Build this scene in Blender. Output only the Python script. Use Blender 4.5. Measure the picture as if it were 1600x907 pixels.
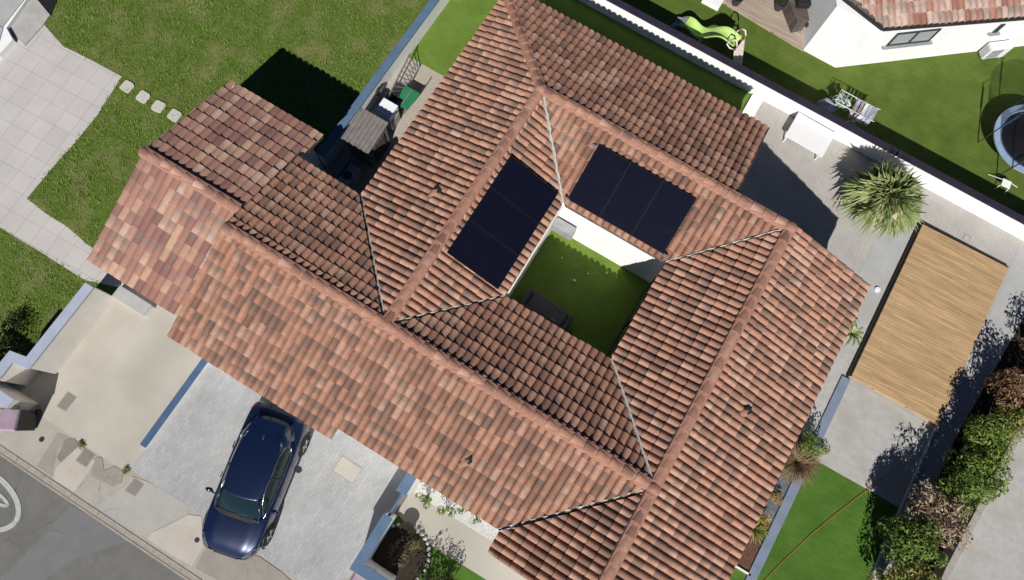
import bpy, bmesh, math, random
import numpy as np
from mathutils import Vector, Matrix

random.seed(7); rng = np.random.default_rng(7)
R = math.radians
scene = bpy.context.scene
for o in list(bpy.data.objects): bpy.data.objects.remove(o)

# ------------------------------------------------------------------ camera
# drone 22 m above the driveway level, tilted about 14.5 degrees off straight down
CAM_H, FPX, CX, CY = 22.0, 1100.0, 800.0, 453.5
_Z = np.array([45.0, 281.5, FPX]); _Z /= np.linalg.norm(_Z)
_Y = np.array([0, 1.0, 0]) - _Z[1]*_Z; _Y /= np.linalg.norm(_Y)
_X = np.cross(_Y, _Z)
_M = np.array([_X, _Y, _Z])
_a = R(-31.5)
_T = np.array([[math.cos(_a), math.sin(_a), 0], [-math.sin(_a), math.cos(_a), 0], [0, 0, 1]])
CAMROT = _T @ _M
def W(px, py, z=0.0):                       # survey helper: photo point at a known height -> plan position
    d = CAMROT @ np.array([px-CX, -(py-CY), -FPX]); k = (z-CAM_H)/d[2]
    return (float(d[0]*k), float(d[1]*k))
def Wp(pts, z=0.0): return [W(x, y, z) for x, y in pts]
def ray_plane(px, py, p, n):
    d = Vector(CAMROT @ np.array([px-CX, -(py-CY), -FPX])); c = Vector((0, 0, CAM_H))
    return c + d*((Vector(p)-c).dot(n)/d.dot(n))
cam = bpy.data.cameras.new('camera'); camo = bpy.data.objects.new('camera', cam)
scene.collection.objects.link(camo); scene.camera = camo
cam.sensor_width = 36; cam.lens = FPX/1600*36; cam.clip_start = .1; cam.clip_end = 600
m4 = Matrix([[*CAMROT[i], 0] for i in range(3)] + [[0, 0, 0, 1]])
camo.matrix_world = Matrix.Translation((0, 0, CAM_H)) @ m4
# ------------------------------------------------------------------ light
SUNV = Vector((.34, -1.12, 1.0)).normalized()     # direction towards the sun
elev = math.asin(SUNV.z); azim = math.atan2(SUNV.x, SUNV.y)
world = bpy.data.worlds.new('World'); scene.world = world; world.use_nodes = True
nt = world.node_tree; bg = nt.nodes['Background']
sky = nt.nodes.new('ShaderNodeTexSky'); sky.sky_type = 'NISHITA'; sky.sun_disc = False
sky.sun_elevation = elev; sky.sun_rotation = azim; sky.ozone_density = 10.0; sky.dust_density = .05; sky.air_density = .45
nt.links.new(sky.outputs[0], bg.inputs[0]); bg.inputs[1].default_value = .05
sl = bpy.data.lights.new('sun', 'SUN'); sl.energy = 5.0; sl.angle = R(.5); sl.color = (1, .965, .91)
so = bpy.data.objects.new('sun', sl); scene.collection.objects.link(so)
so.rotation_euler = SUNV.to_track_quat('Z', 'Y').to_euler(); so.location = (5, -20, 30)
scene.view_settings.view_transform = 'Standard'; scene.view_settings.look = 'None'
scene.view_settings.exposure = 0.1; scene.view_settings.gamma = 1; scene.view_settings.use_curve_mapping = False

# ------------------------------------------------------------------ helpers
def link(o): scene.collection.objects.link(o); return o
def thing(name, label, cat, loc=(0, 0, 0), rz=0.0, group=None):
    o = bpy.data.objects.new(name, None); link(o); o.location = loc; o.rotation_euler = (0, 0, rz)
    o.empty_display_size = .2
    o['label'] = label; o['category'] = cat
    if group: o['group'] = group
    return o
def tag(o, label, cat, group=None, kind=None):
    o['label'] = label
    if cat: o['category'] = cat
    if group: o['group'] = group
    if kind: o['kind'] = kind
    return o
def copy_tree(o, parent=None):
    c = o.copy(); link(c); c.parent = parent
    for ch in list(o.children): copy_tree(ch, c)
    return c
class MB:
    def __init__(s): s.v = []; s.f = []; s.uv = []
    def add(s, vs, fs):
        b = len(s.v); s.v += [tuple(p) for p in vs]; s.f += [tuple(i+b for i in f) for f in fs]; return s
    def quad(s, a, b, c, d): return s.add([a, b, c, d], [(0, 1, 2, 3)])
    def prism(s, pts, z0, z1):
        n = len(pts)
        area = sum(pts[i][0]*pts[(i+1) % n][1]-pts[(i+1) % n][0]*pts[i][1] for i in range(n))
        if area < 0: pts = pts[::-1]
        vs = [(x, y, z0) for x, y in pts]+[(x, y, z1) for x, y in pts]
        fs = [tuple(range(n-1, -1, -1)), tuple(range(n, 2*n))]+[(i, (i+1) % n, n+(i+1) % n, n+i) for i in range(n)]
        return s.add(vs, fs)
    def sheet(s, pts, z):
        n = len(pts)
        area = sum(pts[i][0]*pts[(i+1) % n][1]-pts[(i+1) % n][0]*pts[i][1] for i in range(n))
        if area < 0: pts = pts[::-1]
        return s.add([(x, y, z) for x, y in pts], [tuple(range(n))])
    def box(s, x0, x1, y0, y1, z0, z1): return s.prism([(x0, y0), (x1, y0), (x1, y1), (x0, y1)], z0, z1)
    def obox(s, c, size, M):                       # oriented box, M a 3x3 Matrix
        hx, hy, hz = size[0]/2, size[1]/2, size[2]/2
        vs = [Vector(c)+M @ Vector((sx*hx, sy*hy, sz*hz)) for sz in (-1, 1) for sx, sy in ((-1, -1), (1, -1), (1, 1), (-1, 1))]
        return s.add(vs, [(3, 2, 1, 0), (4, 5, 6, 7), (0, 1, 5, 4), (1, 2, 6, 5), (2, 3, 7, 6), (3, 0, 4, 7)])
    def bar(s, a, b, w, h=None, up=(0, 0, 1)):
        a, b = Vector(a), Vector(b); h = h or w; d = (b-a); L = d.length; d.normalize()
        upv = Vector(up)
        if abs(d.dot(upv)) > .98: upv = Vector((1, 0, 0))
        y = upv.cross(d).normalized(); z = d.cross(y)
        return s.obox((a+b)/2, (L, w, h), Matrix((d, y, z)).transposed())
    def tube(s, pts, r, n=8, cap=True, closed=False):
        pts = [Vector(p) for p in pts]; rs = r if isinstance(r, (list, tuple)) else [r]*len(pts)
        rings = []; N = len(pts); up = Vector((0, 0, 1))
        for i, p in enumerate(pts):
            if closed: d = pts[(i+1) % N]-pts[i-1]
            else: d = pts[min(i+1, N-1)]-pts[max(i-1, 0)]
            d.normalize(); u = up if abs(d.dot(up)) < .95 else Vector((1, 0, 0))
            x = u.cross(d).normalized(); y = d.cross(x)
            rings.append([p+rs[i]*(math.cos(2*math.pi*k/n)*x+math.sin(2*math.pi*k/n)*y) for k in range(n)])
        vs = [q for g in rings for q in g]; fs = []
        for i in range(N if closed else N-1):
            j = (i+1) % N
            for k in range(n): fs.append((i*n+k, i*n+(k+1) % n, j*n+(k+1) % n, j*n+k))
        if cap and not closed: fs += [tuple(range(n-1, -1, -1)), tuple((N-1)*n+k for k in range(n))]
        return s.add(vs, fs)
    def lathe(s, c, prof, n=20):                   # prof: (radius, z)
        vs = []; fs = []
        for r, z in prof:
            for k in range(n):
                a = 2*math.pi*k/n; vs.append((c[0]+r*math.cos(a), c[1]+r*math.sin(a), c[2]+z))
        m = len(prof)
        for i in range(m-1):
            for k in range(n): fs.append((i*n+k, i*n+(k+1) % n, (i+1)*n+(k+1) % n, (i+1)*n+k))
        if prof[0][0] > 1e-4: fs.append(tuple(range(n-1, -1, -1)))
        if prof[-1][0] > 1e-4: fs.append(tuple((m-1)*n+k for k in range(n)))
        return s.add(vs, fs)
    def ribbon(s, pts, w, z):
        P = [Vector((p[0], p[1])) for p in pts]; n = len(P); L = []; Rr = []
        ww = w if isinstance(w, (list, tuple)) else [w]*n
        for i in range(n):
            d = P[min(i+1, n-1)]-P[max(i-1, 0)]; d.normalize(); nn = Vector((-d.y, d.x))
            L.append(P[i]+nn*ww[i]/2); Rr.append(P[i]-nn*ww[i]/2)
        vs = [(p.x, p.y, z) for p in L]+[(p.x, p.y, z) for p in Rr]
        return s.add(vs, [(n+i, n+i+1, i+1, i) for i in range(n-1)])
    def build(s, name, mat, parent=None, bevel=0, smooth=False, world=False, sub=0, segs=2):
        off = (0, 0, 0)
        if world and parent is not None:
            q = parent
            while q.parent is not None: q = q.parent
            off = q.location
        me = bpy.data.meshes.new(name)
        me.from_pydata([(v[0]-off[0], v[1]-off[1], v[2]-off[2]) for v in s.v], [], s.f); me.update()
        me.materials.append(mat)
        if smooth: me.shade_smooth()
        o = link(bpy.data.objects.new(name, me))
        if parent is not None: o.parent = parent
        if sub: md = o.modifiers.new('sub', 'SUBSURF'); md.levels = sub; md.render_levels = sub
        if bevel:
            md = o.modifiers.new('bev', 'BEVEL'); md.width = bevel; md.segments = segs; md.limit_method = 'ANGLE'
        return o

# ------------------------------------------------------------------ materials
def new_mat(name, rough=.8, spec=.3, metal=0.0):
    m = bpy.data.materials.new(name); m.use_nodes = True; n = m.node_tree; b = n.nodes['Principled BSDF']
    b.inputs['Roughness'].default_value = rough; b.inputs['Metallic'].default_value = metal
    b.inputs['Specular IOR Level'].default_value = spec
    return m, n, b
def N(n, t, **kw):
    x = n.nodes.new(t)
    for k, v in kw.items():
        if k in x.inputs.keys(): x.inputs[k].default_value = v
        else: setattr(x, k, v)
    return x
def pos(n, rot=0.0, scale=(1, 1, 1), loc=(0, 0, 0)):
    g = N(n, 'ShaderNodeNewGeometry'); mp = N(n, 'ShaderNodeMapping'); n.links.new(g.outputs['Position'], mp.inputs[0])
    mp.inputs['Rotation'].default_value = (0, 0, rot); mp.inputs['Scale'].default_value = scale; mp.inputs['Location'].default_value = loc
    return mp.outputs[0]
def noise(n, vec, scale, detail=3, rough=.55, dist=0):
    x = N(n, 'ShaderNodeTexNoise'); x.inputs['Scale'].default_value = scale; x.inputs['Detail'].default_value = detail
    x.inputs['Roughness'].default_value = rough; x.inputs['Distortion'].default_value = dist
    if vec is not None: n.links.new(vec, x.inputs['Vector'])
    return x.outputs['Fac']
def ramp(n, fac, stops, interp='LINEAR'):
    r = N(n, 'ShaderNodeValToRGB'); e = r.color_ramp.elements; r.color_ramp.interpolation = interp
    while len(e) < len(stops): e.new(.5)
    for i, (p, c) in enumerate(stops):
        e[i].position = p; e[i].color = (*c, 1) if len(c) == 3 else c
    n.links.new(fac, r.inputs[0]); return r.outputs[0]
def g3(v): return (v, v, v)
def mix(n, a, b, fac, mode='MIX'):
    x = N(n, 'ShaderNodeMix', data_type='RGBA', blend_type=mode)
    for s, v in ((x.inputs[0], fac), (x.inputs[6], a), (x.inputs[7], b)):
        if hasattr(v, 'links'): n.links.new(v, s)
        elif isinstance(v, (int, float)): s.default_value = v
        else: s.default_value = (*v, 1) if len(v) == 3 else v
    return x.outputs[2]
def bump(n, b, h, strength=.3, dist=.02):
    x = N(n, 'ShaderNodeBump'); x.inputs['Strength'].default_value = strength; x.inputs['Distance'].default_value = dist
    n.links.new(h, x.inputs['Height']); n.links.new(x.outputs[0], b.inputs['Normal'])
def mottled(name, c1, c2, scale=3, rough=.8, spec=.25, metal=0, bump_s=0, c3=None, fine=0.12, vecscale=(1, 1, 1), rot=0):
    m, n, b = new_mat(name, rough, spec, metal); v = pos(n, rot, vecscale)
    col = ramp(n, noise(n, v, scale, 5), [(.3, c1), (.7, c2)])
    if c3 is not None: col = mix(n, col, c3, ramp(n, noise(n, v, scale*.23, 3), [(.48, g3(0)), (.66, g3(1))]))
    f = noise(n, v, 60, 3, .7)
    if fine: col = mix(n, col, ramp(n, f, [(.25, g3(1-fine*2)), (.75, g3(1+fine))]), 1.0, 'MULTIPLY')
    n.links.new(col, b.inputs['Base Color'])
    if bump_s: bump(n, b, f, bump_s)
    return m
def plain(name, c, rough=.5, spec=.4, metal=0, var=.12):
    c = tuple(c); return mottled(name, tuple(x*(1-var) for x in c), tuple(min(1, x*(1+var)) for x in c), 4, rough, spec, metal, fine=.03)

def tile_mat(name, stops, grime, grime_amt=.8, smudge=.6):
    m, n, b = new_mat(name, .78, .3)
    uv = N(n, 'ShaderNodeUVMap').outputs[0]
    sep = N(n, 'ShaderNodeSeparateXYZ'); n.links.new(uv, sep.inputs[0])
    fl = N(n, 'ShaderNodeVectorMath', operation='FLOOR'); n.links.new(uv, fl.inputs[0])
    wn = N(n, 'ShaderNodeTexWhiteNoise', noise_dimensions='2D'); n.links.new(fl.outputs[0], wn.inputs['Vector'])
    col = ramp(n, wn.outputs['Value'], stops)
    # kiln smudge on the upper part of many tiles
    wn2 = N(n, 'ShaderNodeTexWhiteNoise', noise_dimensions='3D')
    ad = N(n, 'ShaderNodeVectorMath', operation='ADD'); ad.inputs[1].default_value = (31.7, 11.3, 5); n.links.new(fl.outputs[0], ad.inputs[0]); n.links.new(ad.outputs[0], wn2.inputs['Vector'])
    fr = N(n, 'ShaderNodeMath', operation='FRACT'); n.links.new(sep.outputs[1], fr.inputs[0])
    up = ramp(n, fr.outputs[0], [(.0, g3(1)), (.42, g3(.7)), (.8, g3(0))])
    P = pos(n)
    big = ramp(n, noise(n, P, .7, 4), [(.34, g3(.25)), (.58, g3(1))])
    a = N(n, 'ShaderNodeMath', operation='MULTIPLY'); n.links.new(up, a.inputs[0])
    n.links.new(ramp(n, wn2.outputs['Value'], [(.15, g3(.1)), (.6, g3(1))]), a.inputs[1])
    a2 = N(n, 'ShaderNodeMath', operation='MULTIPLY'); n.links.new(a.outputs[0], a2.inputs[0]); n.links.new(big, a2.inputs[1])
    a3 = N(n, 'ShaderNodeMath', operation='MULTIPLY'); n.links.new(a2.outputs[0], a3.inputs[0]); a3.inputs[1].default_value = smudge
    col = mix(n, col, grime, a3.outputs[0])
    gr = ramp(n, noise(n, P, 7, 6, .7), [(.35, g3(0)), (.75, g3(grime_amt*.5))])
    col = mix(n, col, grime, gr)
    col = mix(n, col, ramp(n, noise(n, P, 45, 4, .7), [(.3, g3(.82)), (.7, g3(1.12))]), 1.0, 'MULTIPLY')
    col = mix(n, col, (.50, .46, .38), ramp(n, noise(n, P, 16, 5, .75), [(.62, g3(0)), (.74, g3(.45))]))
    n.links.new(col, b.inputs['Base Color']); bump(n, b, noise(n, P, 50, 3, .7), .25, .01)
    return m
M = {}
M['tile'] = tile_mat('terracotta_tile', [(0, (.22, .115, .08)), (.2, (.34, .17, .115)), (.5, (.44, .222, .145)), (.82, (.50, .265, .175)), (1, (.53, .325, .235))], (.125, .10, .085), .9, .85)
M['tile_red'] = tile_mat('mixed_tile', [(0, (.23, .11, .09)), (.25, (.34, .155, .12)), (.5, (.40, .20, .145)), (.72, (.46, .26, .18)), (.88, (.57, .35, .235)), (1, (.58, .40, .31))], (.21, .16, .145), .8, .75)
M['tile_pale'] = tile_mat('pale_mixed_tile', [(0, (.30, .13, .09)), (.2, (.42, .20, .14)), (.4, (.55, .36, .28)), (.75, (.66, .50, .42)), (1, (.45, .36, .31))], (.16, .12, .11), .9, .7)
M['mortar'] = mottled('ridge_mortar', (.35, .175, .125), (.42, .22, .16), 5, .9)
M['zinc'] = mottled('valley_lining', (.36, .36, .33), (.50, .49, .44), 9, .6)
def render_mat(name, c1, c2):
    m, n, b = new_mat(name, .9, .2); P = pos(n)
    col = ramp(n, noise(n, P, 1.2, 5), [(.3, c1), (.7, c2)])
    col = mix(n, col, ramp(n, noise(n, pos(n, 0, (2.2, 2.2, .5)), 1.6, 5, .6), [(.30, (.93, .925, .91)), (.6, g3(1))]), 1.0, 'MULTIPLY')
    n.links.new(col, b.inputs['Base Color']); bump(n, b, noise(n, P, 60, 3, .7), .06); return m
M['render'] = render_mat('white_render', (.80, .80, .80), (.86, .86, .855))
M['render_cream'] = render_mat('cream_render', (.72, .68, .61), (.79, .75, .68))
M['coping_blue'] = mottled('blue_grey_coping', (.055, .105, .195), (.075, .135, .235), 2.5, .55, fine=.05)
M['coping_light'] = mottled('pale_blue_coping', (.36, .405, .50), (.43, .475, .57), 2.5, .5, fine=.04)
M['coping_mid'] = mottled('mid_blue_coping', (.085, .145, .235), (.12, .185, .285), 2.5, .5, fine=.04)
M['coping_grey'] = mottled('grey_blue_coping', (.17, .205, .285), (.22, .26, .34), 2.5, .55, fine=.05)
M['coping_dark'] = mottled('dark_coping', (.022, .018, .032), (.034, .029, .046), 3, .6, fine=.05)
M['lawn'] = mottled('lawn_soil', (.08, .13, .02), (.135, .19, .036), 5, .95, .1, c3=(.19, .20, .075), fine=.25, bump_s=.5)
M['grass'] = None
def island_mat(name, cols, rough=.75, patch=None, spec=.2, trans=.0, pscale=.8):
    m, n, b = new_mat(name, rough, spec)
    g = N(n, 'ShaderNodeNewGeometry')
    k = len(cols); col = ramp(n, g.outputs['Random Per Island'], [(i/(k-1), c) for i, c in enumerate(cols)])
    if patch is not None: col = mix(n, col, patch, ramp(n, noise(n, pos(n), pscale, 4), [(.45, g3(0)), (.7, g3(.75))]))
    n.links.new(col, b.inputs['Base Color'])
    if trans:
        out = n.nodes['Material Output']; t = N(n, 'ShaderNodeBsdfTranslucent'); n.links.new(col, t.inputs[0])
        mx = N(n, 'ShaderNodeMixShader'); mx.inputs[0].default_value = trans
        n.links.new(b.outputs[0], mx.inputs[1]); n.links.new(t.outputs[0], mx.inputs[2]); n.links.new(mx.outputs[0], out.inputs[0])
    return m
M['grass'] = island_mat('grass_blades', [(.07, .16, .02), (.14, .245, .036), (.21, .32, .058), (.30, .375, .11)], patch=(.22, .25, .07), trans=.2, pscale=.7)
def turf_mat(name, c1, c2, rough=.85):
    m, n, b = new_mat(name, rough, .15); P = pos(n)
    col = ramp(n, noise(n, P, 1.1, 5, .6), [(.3, c1), (.7, c2)])
    st = noise(n, pos(n, .5, (1.5, 9, 1)), 2.0, 3)
    col = mix(n, col, ramp(n, st, [(.3, g3(.86)), (.7, g3(1.1))]), 1.0, 'MULTIPLY')
    f = noise(n, P, 90, 4, .8)
    col = mix(n, col, ramp(n, f, [(.3, g3(.72)), (.7, g3(1.25))]), 1.0, 'MULTIPLY')
    n.links.new(col, b.inputs['Base Color']); bump(n, b, f, .8, .02); return m
M['turf'] = turf_mat('artificial_turf', (.115, .19, .028), (.165, .26, .045))
M['turf_green'] = turf_mat('garden_turf', (.06, .135, .018), (.095, .19, .03))
M['turf_olive'] = turf_mat('olive_turf', (.078, .122, .018), (.12, .17, .032))
def paver(name, c1, c2, grout, bw, bh, off=.5, rot=0.0, mortar=.012, rough=.85, blotch=None, var=.5, fine=.12):
    m, n, b = new_mat(name, rough, .2); P = pos(n, rot)
    br = N(n, 'ShaderNodeTexBrick'); n.links.new(P, br.inputs['Vector'])
    br.offset = off; br.inputs['Scale'].default_value = 1; br.inputs['Brick Width'].default_value = bw; br.inputs['Row Height'].default_value = bh
    br.inputs['Mortar Size'].default_value = mortar; br.inputs['Mortar Smooth'].default_value = .3; br.inputs['Bias'].default_value = 0
    br.inputs['Color1'].default_value = (*c1, 1); br.inputs['Color2'].default_value = (*c2, 1); br.inputs['Mortar'].default_value = (*grout, 1)
    col = mix(n, br.outputs[0], ramp(n, noise(n, P, .9, 5, .6), [(.3, g3(1-.3*var)), (.7, g3(1+.2*var))]), 1.0, 'MULTIPLY')
    if blotch: col = mix(n, col, blotch, ramp(n, noise(n, P, 2.3, 5, .65), [(.5, g3(0)), (.72, g3(.6))]))
    f = noise(n, P, 55, 4, .7); col = mix(n, col, ramp(n, f, [(.3, g3(1-fine)), (.7, g3(1+fine))]), 1.0, 'MULTIPLY')
    n.links.new(col, b.inputs['Base Color']); bump(n, b, br.outputs['Fac'], -.3, .01); return m
M['patio'] = paver('patio_slabs', (.50, .475, .455), (.535, .51, .49), (.40, .375, .355), .62, .62, 0, R(-3), .012, var=.25, fine=.05)
M['drive'] = paver('driveway_pavers', (.37, .375, .375), (.43, .43, .43), (.31, .31, .31), .22, .11, .5, R(90), .006, blotch=(.35, .365, .375), var=.5, fine=.12)
M['terrace'] = paver('terrace_pavers', (.40, .385, .36), (.44, .42, .39), (.35, .335, .31), .2, .1, .5, R(45), .008, blotch=(.40, .37, .33), var=.4)
M['terrace_grey'] = mottled('terrace_slab', (.38, .39, .385), (.45, .45, .44), 2.2, .85, c3=(.40, .38, .35), fine=.1)
M['conc_cream'] = mottled('cream_concrete', (.44, .41, .355), (.52, .49, .43), 1.0, .85, c3=(.405, .38, .33), fine=.09)
M['conc'] = mottled('slab_concrete', (.40, .395, .375), (.49, .48, .46), 4.5, .85, c3=(.40, .38, .345), fine=.16)
M['gravel'] = mottled('gravel', (.38, .34, .275), (.56, .51, .43), 22, .95, fine=.22, bump_s=.8)
M['gravel_white'] = mottled('white_gravel', (.48, .47, .44), (.76, .75, .72), 18, .9, fine=.2, bump_s=.8)
M['mulch'] = mottled('mulch', (.10, .055, .035), (.20, .10, .06), 12, .95, fine=.3, bump_s=.8)
M['slate'] = mottled('slate_chips', (.11, .125, .15), (.21, .225, .25), 14, .85, fine=.3, bump_s=.8)
M['soil'] = mottled('soil', (.030, .022, .015), (.06, .045, .03), 9, .95, fine=.3, bump_s=.8)
M['ground'] = mottled('dirt', (.18, .15, .11), (.25, .21, .16), .6, .95, fine=.1)
def cracked(name, c1, c2, scale=.9, dark=.45, fine=.12):
    m, n, b = new_mat(name, .9, .2); P = pos(n)
    col = ramp(n, noise(n, P, 1.4, 6, .65), [(.3, c1), (.7, c2)])
    nz = N(n, 'ShaderNodeTexNoise'); nz.inputs['Scale'].default_value = 2.2; nz.inputs['Detail'].default_value = 5; n.links.new(P, nz.inputs['Vector'])
    ds = mix(n, P, nz.outputs['Color'], .35, 'ADD')
    vo = N(n, 'ShaderNodeTexVoronoi', feature='DISTANCE_TO_EDGE'); vo.inputs['Scale'].default_value = scale; n.links.new(ds, vo.inputs['Vector'])
    cr = ramp(n, vo.outputs['Distance'], [(0, g3(1)), (.012, g3(0))])
    mk = ramp(n, noise(n, P, .55, 2), [(.45, g3(0)), (.58, g3(dark))])
    mm = N(n, 'ShaderNodeMath', operation='MULTIPLY'); n.links.new(cr, mm.inputs[0]); n.links.new(mk, mm.inputs[1])
    col = mix(n, col, (.10, .09, .075), mm.outputs[0])
    f = noise(n, P, 70, 4, .75); col = mix(n, col, ramp(n, f, [(.3, g3(1-fine)), (.7, g3(1+fine))]), 1.0, 'MULTIPLY')
    n.links.new(col, b.inputs['Base Color']); bump(n, b, f, .25, .01); return m
M['walk'] = cracked('pavement_concrete', (.35, .32, .28), (.43, .40, .35))
M['walk_pale'] = cracked('pale_patch', (.45, .41, .355), (.53, .49, .43), 2.0)
M['walk_green'] = cracked('grey_green_patch', (.36, .36, .325), (.43, .425, .385), .8)
M['walk_dark'] = cracked('dark_patch', (.20, .185, .16), (.28, .26, .23), 2.5)
M['walk_mid'] = cracked('worn_patch', (.28, .255, .225), (.35, .32, .28), 3.0, .8)
M['kerb'] = mottled('kerb_concrete', (.30, .28, .25), (.42, .39, .35), 6, .9, fine=.15)
M['asphalt'] = cracked('asphalt', (.14, .137, .128), (.185, .181, .17), .5, .8, .28)
M['asphalt_lt'] = cracked('asphalt_patch', (.16, .16, .165), (.195, .195, .20), .6, .6, .25)
M['paint'] = mottled('road_paint', (.42, .42, .42), (.52, .52, .515), 9, .8, fine=.15)
def deck_mat(name, cols, bh=.14, rot=0.0, stretch=7):
    m, n, b = new_mat(name, .7, .25); P = pos(n, rot)
    br = N(n, 'ShaderNodeTexBrick'); n.links.new(P, br.inputs['Vector']); br.offset = .37; br.inputs['Scale'].default_value = 1
    br.inputs['Brick Width'].default_value = 3.3; br.inputs['Row Height'].default_value = bh; br.inputs['Mortar Size'].default_value = .005
    br.inputs['Mortar Smooth'].default_value = .4
    br.inputs['Color1'].default_value = (*cols[0], 1); br.inputs['Color2'].default_value = (*cols[1], 1); br.inputs['Mortar'].default_value = (*cols[2], 1)
    s1 = noise(n, pos(n, rot, (.55, stretch, 1)), 1.3, 5, .65)
    col = mix(n, br.outputs[0], ramp(n, s1, [(.3, g3(.72)), (.7, g3(1.22))]), 1.0, 'MULTIPLY')
    s2 = noise(n, pos(n, rot, (1.5, 40, 1)), 2.0, 3, .6)
    col = mix(n, col, ramp(n, s2, [(.3, g3(.85)), (.7, g3(1.12))]), 1.0, 'MULTIPLY')
    n.links.new(col, b.inputs['Base Color']); bump(n, b, br.outputs['Fac'], -.4, .01); return m
M['deck'] = deck_mat('pale_timber_deck', ((.43, .285, .15), (.50, .34, .185), (.25, .16, .085)), .105, rot=R(-6))
M['deck_n'] = deck_mat('weathered_deck', ((.36, .29, .23), (.42, .34, .275), (.22, .17, .13)), .13)
M['timber'] = deck_mat('dark_timber', ((.10, .08, .07), (.14, .115, .10), (.05, .04, .035)), .1)
M['white'] = plain('white_plastic', (.84, .84, .84), .4, var=.03)
M['white_metal'] = plain('white_paint', (.74, .75, .76), .45)
M['black'] = plain('black_plastic', (.018, .018, .02), .5)
M['dark'] = plain('dark_metal', (.035, .036, .042), .45)
M['alu'] = plain('aluminium', (.46, .47, .48), .35, .5, .6)
M['grey'] = plain('grey_plastic', (.30, .31, .32), .5)
M['mauve'] = plain('mauve_lid', (.36, .27, .33), .5)
M['green_pl'] = plain('green_plastic', (.035, .21, .095), .45)
M['terracotta'] = plain('terracotta_pot', (.33, .17, .11), .8)
M['stone_lt'] = mottled('pale_stone', (.50, .49, .47), (.68, .67, .65), 12, .9)
M['slab_step'] = mottled('stepping_stone', (.50, .49, .44), (.58, .56, .51), 6, .9)
M['cable'] = plain('orange_cable', (.50, .16, .035), .6)
M['bark'] = mottled('bark', (.09, .065, .045), (.17, .13, .09), 12, .95, bump_s=.8)
M['tread'] = plain('tyre_rubber', (.02, .02, .021), .85)
M['chrome'] = plain('chrome', (.75, .75, .76), .15, .5, 1.0)
M['slide_g'] = plain('lime_slide', (.42, .62, .17), .4)
M['slide_g2'] = plain('clear_slide_foot', (.22, .26, .24), .4)
M['slide_p'] = plain('pale_pink_plastic', (.70, .60, .56), .5)
M['tramp_pad'] = plain('trampoline_pad', (.26, .36, .50), .5)
M['tramp_bed'] = plain('trampoline_bed', (.012, .012, .022), .9, .1)
M['tramp_blue'] = plain('navy_sleeve', (.03, .05, .13), .6)
def glass_mat(name, c, rough=.06):
    m, n, b = new_mat(name, rough, .6); b.inputs['Base Color'].default_value = (*c, 1); return m
M['glass'] = glass_mat('window_glass', (.05, .065, .07)); M['glass_car'] = glass_mat('car_glass', (.010, .022, .025), .04)
M['glass_pale'] = glass_mat('blind_behind_glass', (.33, .36, .38), .1)
def solar_mat():
    m, n, b = new_mat('solar_cells', .22, .35); P = pos(n)
    br = N(n, 'ShaderNodeTexBrick'); n.links.new(P, br.inputs['Vector']); br.offset = 0; br.inputs['Scale'].default_value = 1
    br.inputs['Brick Width'].default_value = .168; br.inputs['Row Height'].default_value = .168; br.inputs['Mortar Size'].default_value = .0025
    br.inputs['Color1'].default_value = (.005, .0055, .014, 1); br.inputs['Color2'].default_value = (.006, .0065, .016, 1); br.inputs['Mortar'].default_value = (.008, .009, .020, 1)
    n.links.new(br.outputs[0], b.inputs['Base Color']); return m
M['solar'] = solar_mat(); M['panel_frame'] = plain('panel_frame', (.010, .010, .014), .6, .1)
m, n, b = new_mat('navy_car_paint', .32, .5, .35)
fl = noise(n, pos(n), 400, 2, .5)
n.links.new(ramp(n, fl, [(.3, (.004, .012, .045)), (.7, (.008, .020, .066))]), b.inputs['Base Color'])
b.inputs['Coat Weight'].default_value = 1.0; b.inputs['Coat Roughness'].default_value = .04
M['car'] = m
m, n, b = new_mat('headlamp', .1, .6); b.inputs['Base Color'].default_value = (.10, .11, .13, 1); M['lamp'] = m
m, n, b = new_mat('tail_lamp', .2, .5); b.inputs['Base Color'].default_value = (.10, .008, .008, 1); M['tail'] = m
M['cloth'] = plain('lilac_cloth', (.42, .40, .50), .9, var=.3); M['cloth_g'] = plain('grey_green_cloth', (.36, .42, .39), .9, var=.3)
M['wicker'] = mottled('black_wicker', (.10, .098, .10), (.19, .185, .19), 30, .8, vecscale=(1, 5, 1))
M['felt'] = mottled('grey_roof_sheet', (.15, .135, .13), (.22, .20, .19), 5, .85, fine=.1)
M['leaf'] = island_mat('green_leaves', [(.06, .11, .022), (.12, .19, .035), (.19, .27, .055), (.27, .34, .09)], trans=.2)
M['leaf_lt'] = island_mat('yellow_green_leaves', [(.10, .15, .03), (.20, .24, .06), (.30, .30, .08), (.42, .36, .12)], trans=.2)
M['leaf_gold'] = island_mat('golden_leaves', [(.28, .19, .04), (.46, .32, .07), (.55, .40, .12), (.20, .22, .05)], trans=.2)
M['leaf_brown'] = island_mat('straw_brown_blades', [(.12, .07, .04), (.25, .155, .09), (.36, .25, .15), (.16, .16, .06)], trans=.15)
M['leaf_red'] = island_mat('russet_leaves', [(.12, .05, .03), (.24, .12, .07), (.34, .21, .14), (.10, .12, .04)], trans=.15)
M['leaf_beige'] = island_mat('faded_beige_leaves', [(.22, .14, .09), (.42, .31, .22), (.52, .41, .31), (.13, .14, .05)], trans=.15)
M['leaf_grey'] = island_mat('dusty_twigs', [(.10, .085, .06), (.20, .17, .12), (.30, .26, .19), (.10, .13, .05)], trans=.1)
M['palm'] = island_mat('palm_fronds', [(.07, .11, .03), (.16, .21, .06), (.26, .30, .11), (.38, .40, .20)], trans=.15, rough=.55, spec=.4)
M['palm_core'] = island_mat('dry_palm_hearts', [(.45, .40, .28), (.55, .50, .38)])
M['dead'] = island_mat('dark_shrub', [(.015, .02, .008), (.04, .05, .015), (.06, .07, .02)])

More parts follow.
